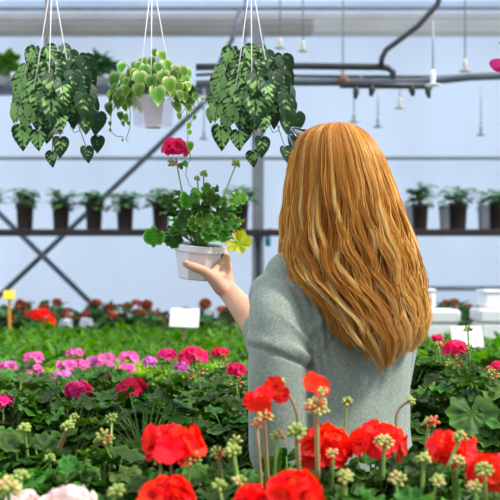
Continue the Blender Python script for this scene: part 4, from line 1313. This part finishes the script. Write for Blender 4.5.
M['skin'] = skinmat(); M['knit'] = knit(); M['hair'] = hairmat()
M['lip'] = plain('lips', (.55, .16, .14), (.6, .2, .17), .45, 40)
M['eye'] = plain('eye_white', (.85, .84, .82), (.82, .8, .78), .2, 20)
M['iris'] = plain('iris', (.10, .20, .22), (.05, .10, .12), .2, 90)
M['nail'] = plain('nail', (.72, .40, .32), (.76, .46, .38), .25, 60)
M['denim'] = plain('denim', (.03, .05, .10), (.05, .075, .14), .85, 260, .2, bump=.3)
M['shoe'] = plain('canvas_shoe', (.55, .55, .53), (.5, .5, .48), .8, 200, bump=.2)
M['rubber'] = plain('white_rubber', (.75, .75, .72), (.7, .7, .68), .6, 20)
M['shade_frame'] = plain('blue_black_frame', (.012, .035, .075), (.015, .045, .095), .2, 8, .6)
M['lens'] = plain('dark_lens', (.01, .013, .02), (.012, .016, .025), .06, 5, .7)

HA = math.radians(42)                                  # the head turns further left than the shoulders
HR, HF = V(math.cos(HA), math.sin(HA), 0), V(-math.sin(HA), math.cos(HA), 0)
HC = V(.172, 2.02, 1.526)
def Hd(l, f, z): return HC + HR * l + HF * f + V(0, 0, z)

SHO = B(-.140, .0, 1.292); ELB = P(284, 356, 2.13); WRI = P(228, 291, 2.275)
b = MB()
# trunk
b.loft([ering(0, 0, z, a, d_) for z, a, d_ in ((.80, .13, .095), (.86, .155, .105), (.94, .155, .10), (1.04, .122, .085), (1.12, .122, .085), (1.22, .145, .095), (1.30, .150, .085), (1.345, .10, .06), (1.37, .05, .045))])
limb(b, [B(0, -.01, 1.33), B(0, .0, 1.39), Hd(0, -.005, -.08)], [.055, .050, .052])
# head: skull, jaw, nose, ears, brow, lips
b.ball(Hd(0, -.005, .012), (.072, .088, .092), 20, 14, axis=V(0, 0, 1)); b.ball(Hd(0, -.015, .016), .076, 20, 14)
b.ball(Hd(0, .03, .005), .066, 20, 14)
limb(b, [Hd(0, .045, -.03), Hd(0, .062, -.075), Hd(0, .066, -.098)], [.055, .036, .022])
limb(b, [Hd(0, .092, .015), Hd(0, .104, -.012), Hd(0, .112, -.024)], [.008, .010, .012], 10)
for s_ in (-1, 1):
    b.ball(Hd(s_ * .010, .103, -.027), .0085, 10, 8)
    b.ball(Hd(s_ * .034, .078, -.026), .022, 12, 8); b.ball(Hd(s_ * .031, .0765, .013), (.017, .0135, .008), 12, 8)
    limb(b, [Hd(s_ * .012, .093, .022), Hd(s_ * .034, .084, .026)], [.008, .007], 8)
    limb(b, [Hd(s_ * .074, -.004, .022), Hd(s_ * .081, -.014, .012), Hd(s_ * .078, -.010, -.012), Hd(s_ * .072, .0, -.028)], [.008, .011, .009, .007], 8)
limb(b, [Hd(-.02, .086, -.055), Hd(0, .096, -.053), Hd(.02, .086, -.055)], [.004, .007, .004], 8)
limb(b, [Hd(-.017, .086, -.064), Hd(0, .095, -.065), Hd(.017, .086, -.064)], [.004, .008, .004], 8)
# left arm, raised to hold the pot
limb(b, [SHO, SHO * .5 + ELB * .5 + V(0, -.01, 0), ELB], [.046, .040, .036])
limb(b, [ELB, ELB * .62 + WRI * .38 + V(.0, 0, -.006), ELB * .15 + WRI * .85, WRI], [.036, .035, .0255, .0235])
K = [P(225.5, 259, 2.290), P(225, 267, 2.318), P(223, 275, 2.338), P(221, 281, 2.350)]
for k_, r_ in zip(K, (.0125, .0125, .012, .011)):
    limb(b, [WRI + (k_ - WRI) * .05, WRI * .5 + k_ * .5, k_], [.0195, .015, r_], 12)
limb(b, [WRI * .5 + K[0] * .5, WRI * .5 + K[3] * .5], [.015, .013], 12)
FING = [[K[0], P(222, 250, 2.325), P(212, 250, 2.366), P(196, 253, 2.374), P(186, 255, 2.368)],
        [K[1], P(221, 262, 2.352), P(210, 264, 2.374), P(195, 267, 2.376), P(184, 268, 2.366)],
        [K[2], P(218, 271, 2.366), P(208, 271, 2.384), P(196, 272, 2.385), P(187, 272, 2.374)],
        [K[3], P(213, 279, 2.372), P(205, 277, 2.386), P(197, 276, 2.386)]]
for q, r_ in zip(FING, (.0092, .0094, .009, .008)):
    limb(b, q, [r_ * 1.15] + [r_] * (len(q) - 2) + [r_ * .78], 10)
THUMB = [P(221, 288, 2.258), P(214, 279, 2.248), P(205, 271.5, 2.2385), P(194, 267, 2.2325), P(185.5, 263.5, 2.2335)]
limb(b, THUMB, [.0175, .0165, .0118, .0108, .0085], 12)
limb(b, [THUMB[1], WRI * .4 + K[0] * .6], [.0145, .012], 12)          # web between thumb and palm
limb(b, [THUMB[1] * .6 + THUMB[2] * .4, K[0]], [.009, .0095], 10)
# right arm, folded across the front
S2, E2, W2 = B(.145, .0, 1.295), B(.160, .07, 1.06), B(.095, .28, 1.12)
limb(b, [S2, (S2 + E2) / 2 + RV * .01, E2], [.046, .040, .036]); limb(b, [E2, E2 * .6 + W2 * .4, W2], [.036, .034, .0235])
u = (W2 - E2).normalized()
for i, (a_, ln) in enumerate(((.022, .070), (.008, .078), (-.007, .074), (-.021, .060))):
    k_ = W2 + u * .075 + V(0, 0, a_)
    limb(b, [W2, W2 * .5 + k_ * .5, k_], [.019, .014, .0115], 10)
    limb(b, [k_, k_ + u * ln * .45 + FV * .004, k_ + u * ln * .75 - FV * .010, k_ + u * ln * .95 - FV * .026], [.0102, .009, .0085, .007], 10)
limb(b, [W2 + V(0, 0, .01), W2 + u * .03 + V(0, 0, .034), W2 + u * .062 + V(0, 0, .050), W2 + u * .085 + V(0, 0, .052)], [.016, .013, .0105, .008], 10)
# legs and feet
for s_ in (-1, 1):
    limb(b, [B(s_ * .080, 0, .86), B(s_ * .084, .008, .64), B(s_ * .085, .012, .47), B(s_ * .088, -.012, .30), B(s_ * .09, -.01, .085)], [.086, .072, .050, .046, .033])
    limb(b, [B(s_ * .09, -.03, .045), B(s_ * .096, .06, .04), B(s_ * .104, .15, .032)], [.034, .034, .027])
woman = fuse('person', b, .0034, M['skin'], loc=B(0, 0, 0), smooth=4)
tag(woman, 'woman seen from behind in a grey-green sweater, holding up a potted geranium', 'person')

# nails and face details
tn = MB(); tn.ball(THUMB[-1] + V(.001, -.0076, .0022), (.0052, .0024, .0062), 10, 8, axis=(THUMB[-1] - THUMB[-2]).normalized()); mesh_obj('thumbnail', tn, M['nail'], woman)
for s_ in (-1, 1):
    e = MB(); e.ball(Hd(s_ * .031, .0775, .004), .0115, 14, 10); eo = mesh_obj('eye', e, M['eye'], woman)
    e = MB(); e.ball(Hd(s_ * .031, .0862, .004), (.0052, .0052, .0040), 12, 8); mesh_obj('iris', e, M['iris'], eo)
    e = MB(); e.tube([Hd(s_ * .012, .0985, .028), Hd(s_ * .03, .0945, .033), Hd(s_ * .05, .078, .027)], [.002, .0028, .0012], 6, t=(.3, .5, .5)); mesh_obj('eyebrow', e, M['hair'], woman)
l_ = MB(); l_.tube([Hd(-.021, .0885, -.056), Hd(-.007, .1005, -.053), Hd(.007, .1005, -.053), Hd(.021, .0885, -.056)], [.002, .0042, .0042, .002], 8)
l_.tube([Hd(-.019, .0885, -.060), Hd(0, .1015, -.065), Hd(.019, .0885, -.060)], [.002, .0056, .002], 8); mesh_obj('lips', l_, M['lip'], woman)

# sweater: trunk, drooping wide sleeve, raised forearm sleeve
s = MB()
s.loft([ering(0, 0, z, a, d_) for z, a, d_ in ((.815, .182, .130), (.87, .180, .130), (.94, .170, .122), (1.02, .160, .114), (1.10, .162, .113), (1.18, .168, .114), (1.26, .172, .110), (1.315, .165, .095), (1.348, .125, .075), (1.375, .085, .062), (1.385, .066, .058))])
CUF = ELB * .60 + WRI * .40
drop = P(278, 452, 1.925)
limb(s, [SHO + V(.006, -.004, -.004), P(279, 325, 1.925), P(279, 380, 1.915), drop], [.047, .057, .059, .055], 20)
limb(s, [SHO, SHO * .5 + ELB * .5, ELB], [.046, .050, .048], 18)
limb(s, [ELB, ELB * .5 + CUF * .5 + V(-.006, -.004, -.004), CUF], [.048, .044, .037], 18)
limb(s, [P(264, 372, 2.03), P(262, 362, 2.05)], [.032, .032], 14)
limb(s, [S2, (S2 + E2) / 2 + RV * .01, E2], [.056, .054, .050], 18); limb(s, [E2, E2 * .5 + W2 * .5, E2 * .12 + W2 * .88], [.050, .045, .036], 18)
limb(s, [B(-.10, -.005, 1.33), B(.10, -.005, 1.33)], [.052, .052], 16)


def folds(co, no_):
    """hanging folds, a dropped shoulder seam and creases at the armpit"""
    out = co.copy()
    sx, sz = co[:, 0] * F / co[:, 1] + 250, HOR - (co[:, 2] - CAMZ) * F / co[:, 1]
    l = (co[:, 0] - CB.x) * RV.x + (co[:, 1] - CB.y) * RV.y
    f_ = (co[:, 0] - CB.x) * FV.x + (co[:, 1] - CB.y) * FV.y
    back = 1 / (1 + np.exp((f_ - .02) / .02))
    nz = np.array([noise.noise(V(p[0] * 9, p[1] * 9, p[2] * 3.2)) for p in co])
    n2 = np.array([noise.noise(V(p[0] * 22 + 5, p[1] * 22, p[2] * 10)) for p in co])
    d = nz * .0085 + n2 * .0022
    armz = np.exp(-((l + .155) / .06) ** 2)
    # seam of the dropped shoulder
    seam = co[:, 2] - (1.200 - .40 * (l + .207))
    arm = (l < -.100)
    d += np.where(arm, -.005 * np.exp(-(seam / .004) ** 2) + .0045 * np.exp(-((seam - .014) / .011) ** 2), 0)
    d -= back * .006 * np.exp(-((l + .113 + .24 * (co[:, 2] - 1.24)) / .007) ** 2) * np.clip((co[:, 2] - 1.225) / .03, 0, 1) * np.clip((1.345 - co[:, 2]) / .04, 0, 1)
    # vertical draw folds by the armpit
    q = np.exp(-((l + .088) / .020) ** 2) * np.exp(-((co[:, 2] - 1.21) / .09) ** 2) * back
    d += q * .006 * np.sin(l * 330 + co[:, 2] * 40)
    gl = -.104 - .05 * np.clip(co[:, 2] - 1.20, 0, 1)
    d -= back * .013 * np.exp(-((l - gl) / .0055) ** 2) * np.clip((1.262 - co[:, 2]) / .05, 0, 1)
    # slanting creases where the arm meets the back
    for (l0, z0, sl_, hh, wd) in ((-.128, 1.190, -.55, .006, .007), (-.122, 1.215, -.95, .006, .007), (-.09, 1.245, 1.1, .006, .009), (-.075, 1.20, 1.3, -.005, .008)):
        v_ = (co[:, 2] - z0) - sl_ * (l - l0)
        d += back * hh * np.exp(-(v_ / wd) ** 2) * np.exp(-((l - l0) / .035) ** 2)
    # soft folds running to the waist
    d += back * (1 - arm) * .0035 * np.sin((l * 42 + (co[:, 2] - 1.0) * 14)) * np.clip((1.25 - co[:, 2]) / .3, 0, 1)
    return out + no_ * d[:, None]


sweater = fuse('sweater', s, .0046, M['knit'], woman, smooth=5, deform=folds)
cf = MB()
ax = (WRI - ELB).normalized()
cf.lathe(CUF - ax * .012, [(.037, 0), (.0395, .004), (.0395, .018), (.0365, .022), (.031, .020)], 24, False, axis=ax); mesh_obj('cuff', cf, M['knit'], sweater)

# trousers and shoes
j = MB()
j.loft([ering(0, 0, z, a, d_) for z, a, d_ in ((.79, .155, .118), (.84, .168, .122), (.93, .164, .112), (1.0, .136, .098))])
for s_ in (-1, 1):
    limb(j, [B(s_ * .082, 0, .84), B(s_ * .086, .008, .64), B(s_ * .087, .012, .47), B(s_ * .089, -.008, .30), B(s_ * .091, -.006, .12)], [.094, .082, .062, .056, .047], 18)
fuse('trousers', j, .006, M['denim'], woman, smooth=5)
for s_ in (-1, 1):
    h = MB(); limb(h, [B(s_ * .09, -.035, .052), B(s_ * .096, .06, .046), B(s_ * .104, .155, .042)], [.042, .041, .034], 16)
    so_ = fuse('shoe', h, .005, M['shoe'], woman, smooth=3)
    h = MB(); h.loft([[B(s_ * .096 + .046 * math.cos(t) * (1 + .1 * math.sin(t)), .058 + .142 * math.sin(t), z) for t in [2 * PI * i / 24 for i in range(24)]] for z in (.001, .024)]); mesh_obj('sole', h, M['rubber'], so_, smooth=False)

# ------------------------------------------------------------------ hair: wavy locks of many strands over a solid under-layer
HROW = [(121.5, 330, 350), (124, 317, 357), (128, 308, 364), (134, 300, 371), (142, 295, 377), (155, 290, 385), (180, 285.5, 394), (200, 284, 401), (225, 281.5, 409), (250, 281, 415), (263, 283, 418),
        (280, 291, 422), (300, 306, 425), (320, 321, 426), (340, 335, 418), (355, 348, 404), (366, 358, 392), (374, 364, 386)]
ry = np.array([r[0] for r in HROW]); rl = np.array([r[1] for r in HROW]); rr_ = np.array([r[2] for r in HROW])
HY0 = 1.99
zz_ = lambda py: CAMZ - (py - HOR) * HY0 / F
DEP = np.interp
def env(py, phi, k=1.0):
    """point of the hair's outer shell at row py, angle phi (0 = towards the back)"""
    a, c = np.interp(py, ry, rl), np.interp(py, ry, rr_)
    xc, hw = (a + c) / 2, (c - a) / 2
    X0 = (xc - 250) * HY0 / F; W = hw * HY0 / F
    ym = np.interp(py, [122, 175, 250, 285, 330, 374], [2.03, 2.015, 1.985, 1.955, 1.945, 1.945])
    bd = np.interp(py, [121.5, 123, 127, 134, 144, 158, 175, 200, 250, 285, 330, 374], [.03, .05, .074, .093, .108, .118, .123, .125, .112, .085, .075, .062])
    sk = np.interp(py, [150, 260, 300, 374], [.0, .12, .30, .34])
    x = W * k * math.sin(phi)
    return V(X0 + x, ym - bd * k * math.cos(phi) + x * sk, zz_(py))


hs = MB()
NS = 40
rows = []
for py in np.linspace(122, 328, 48):
    full = 1.0 if py < 258 else max(.78, 1 - (py - 258) / 40)
    rg = []
    lim = math.radians(118) if py < 262 else math.radians(88)
    lim0 = lim
    for i in range(NS):
        phi = -lim + 2 * lim * i / (NS - 1)
        q = env(py, phi, .93)
        w_ = .006 * math.sin(phi * 23 + py * .02) * min(1, max(0, (py - 140) / 80))
        rg.append(q + V(0, w_, 0))
    if py < 262:                                        # close through the inside of the head
        inner = [env(py, lim * (1 - 2 * i / 7), .66) + V(0, .01, 0) for i in range(8)]
    else:
        inner = [env(py, lim * (1 - 2 * i / 7), .90) + V(0, .018, 0) for i in range(8)]
    rows.append(rg + inner)
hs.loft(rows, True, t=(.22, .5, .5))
rs = random.Random(11)
NL = 64
locks = []
for i in range(NL):
    ph = -math.radians(122) + math.radians(244) * (i + .5) / NL + rs.uniform(-.03, .03)
    locks.append((ph, rs.uniform(0, 6.28), rs.uniform(.75, 1.25), rs.gauss(.0, .24), rs.uniform(0, .024), rs.uniform(-1, 1)))
NSTR = 6500
T = 30
for k in range(NSTR):
    ph0 = math.radians(rs.uniform(-122, 122))
    li = min(range(NL), key=lambda i: abs(locks[i][0] - ph0 - .02 * math.sin(k)))
    lp, lphase, lfreq, lcol, ldep, lr = locks[li]
    front = abs(ph0) > math.radians(88)
    s0 = math.sin(ph0)
    if front:
        yend = rs.uniform(255, 272) if ph0 < 0 else rs.uniform(330, 352)
    elif s0 < -.93:
        yend = rs.uniform(258, 285)
    else:
        yend = 335 + 22 * math.exp(-((s0 - .02) / .6) ** 2) + 7 * lr + rs.uniform(-16, 6)
    if rs.random() < .12: yend -= rs.uniform(5, 60)
    y0 = 121.8 + rs.uniform(0, 3.0) + (rs.random() < .25) * rs.uniform(0, 18)
    layer = rs.uniform(.94, 1.015)
    cl = rs.uniform(.25, .75)
    jx, jy, jp = rs.gauss(0, .0022), rs.gauss(0, .002), rs.uniform(-.6, .6)
    base = .64 + max(-.36, min(lcol, .30)) * rs.uniform(.45, 1.15) + rs.gauss(0, .15)
    rad = rs.uniform(.0005, .0009)
    fly = rs.random() < .02
    pts, rads = [], []
    for i in range(T):
        t = i / (T - 1); py = y0 + (yend - y0) * (t ** 1.25)
        g = min(1, max(0, (py - 150) / 120)); g2 = min(1, max(0, (py - 130) / 60))
        phi = ph0 + (lp - ph0) * cl * g * .9
        kk = layer - (ldep + .004 * abs(phi - lp) / .05) * g2 * 1.6
        p = env(py, phi, kk)
        A_ = .0095 * g ** 1.3
        wv = math.sin(py * .085 * lfreq + lphase + jp * .4)
        w2 = math.sin(py * .19 * lfreq + lphase * 2.3 + jp)
        tang = V(math.cos(phi), .25 * math.sin(phi), 0)
        nrm = V(math.sin(phi), -math.cos(phi), 0)
        p = p + tang * (A_ * wv + .0022 * g * w2 + jx * g) + nrm * (A_ * .7 * math.cos(py * .085 * lfreq + lphase) * (1 if kk > .9 else .5) + jy * g + (.006 * g if fly else 0))
        if fly: p = p + tang * (.012 * g * math.sin(py * .04 + jp * 9))
        pts.append(p); rads.append(rad * (1.0 if t < .8 else 1.0 - .75 * (t - .8) / .2))
    # colour grows lighter from root to tip on each strand
    n0 = len(hs.v)
    hs.tube(pts, rads, 3, cap=False)
    for i in range(T):
        t = i / (T - 1)
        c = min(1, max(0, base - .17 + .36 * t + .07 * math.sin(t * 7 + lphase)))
        for q in range(3): hs.t[n0 + i * 3 + q] = (c, .5, .5)
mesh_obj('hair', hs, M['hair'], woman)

# sunglasses pushed up into the hair
g = thing('sunglasses', Hd(0, .07, .10), 'dark blue sunglasses pushed up on the woman\'s hair, one lens edge showing', 'sunglasses')
up = (V(0, 0, 1) * .75 + HF * .66).normalized(); fw = (HF * .75 - V(0, 0, 1) * .66).normalized()
fm, tm = MB(), MB()
gc = Hd(.002, .062, .093)
for s_ in (-1, 1):
    c = gc + HR * s_ * .036
    rim = [c + HR * (.030 * math.cos(t)) + up * (.024 * math.sin(t)) - fw * (.006 * math.cos(t) ** 2) for t in [2 * PI * i / 24 for i in range(25)]]
    rm = MB(); rm.tube(rim, .0032, 8, cap=False); mesh_obj('rim', rm, M['shade_frame'], g)
    ln = MB(); ln.loft([[c + (q - c) * .97 - fw * .0012 for q in rim[:-1]], [c + (q - c) * .97 + fw * .0012 for q in rim[:-1]]]); mesh_obj('lens', ln, M['lens'], g)
    tp_ = MB(); tp_.tube([c + HR * s_ * .030 + up * .006, Hd(s_ * .082, .050, .085), Hd(s_ * .084, .02, .045), Hd(s_ * .082, -.02, .005)], [.0034, .003, .0028, .003], 8); mesh_obj('temple', tp_, M['shade_frame'], g)
br = MB(); br.tube([gc - HR * .007 + up * .008, gc + up * .012 + fw * .002, gc + HR * .007 + up * .008], .003, 8); mesh_obj('bridge', br, M['shade_frame'], g)
WORLD, SUN, EXPO = 1.08, 4.2, 0.2

# ------------------------------------------------------------------ light, sky, camera
w = bpy.data.worlds.new('World'); SC.world = w; w.use_nodes = True
nt = w.node_tree; nt.nodes.clear()
bg = nt.nodes.new('ShaderNodeBackground'); bg.inputs[0].default_value = (.86, .92, 1.0, 1)
# hazy sky, brightest high up and beyond the back wall, dim over the ground behind the camera
tc = nt.nodes.new('ShaderNodeTexCoord'); dt = nt.nodes.new('ShaderNodeVectorMath'); dt.operation = 'DOT_PRODUCT'; dt.inputs[1].default_value = (.1, .6, .7)
mr = nt.nodes.new('ShaderNodeMapRange'); mr.inputs['From Min'].default_value = -.6; mr.inputs['From Max'].default_value = .7
mr.inputs['To Min'].default_value = .42 * WORLD; mr.inputs['To Max'].default_value = 1.6 * WORLD
nt.links.new(tc.outputs['Generated'], dt.inputs[0]); nt.links.new(dt.outputs['Value'], mr.inputs['Value']); nt.links.new(mr.outputs[0], bg.inputs[1])
ow = nt.nodes.new('ShaderNodeOutputWorld'); nt.links.new(bg.outputs[0], ow.inputs[0])
sl = bpy.data.lights.new('Sun', 'SUN'); sl.energy = SUN; sl.angle = math.radians(9); sl.color = (1.0, .95, .86)
so = bpy.data.objects.new('Sun', sl); COL.objects.link(so); so.location = (2, 0, 5)
d = V(-.62, .22, -.78).normalized()          # direction the sunlight travels
so.rotation_euler = d.to_track_quat('-Z', 'Y').to_euler()

cd = bpy.data.cameras.new('Camera'); cd.sensor_width = 36; cd.lens = 72; cd.sensor_fit = 'HORIZONTAL'
cd.shift_y = (HOR - 250) / 500
cd.clip_start = .05
cam = bpy.data.objects.new('Camera', cd); COL.objects.link(cam); cam.location = (0, 0, CAMZ); cam.rotation_euler = (PI / 2, 0, 0)
cd.dof.use_dof = True; cd.dof.focus_distance = 2.08; cd.dof.aperture_fstop = 5.6
SC.camera = cam
vs = SC.view_settings
vs.view_transform = 'Standard'; vs.look = 'None'; vs.exposure = EXPO; vs.gamma = 1; vs.use_curve_mapping = False
SC.cycles.use_denoising = True
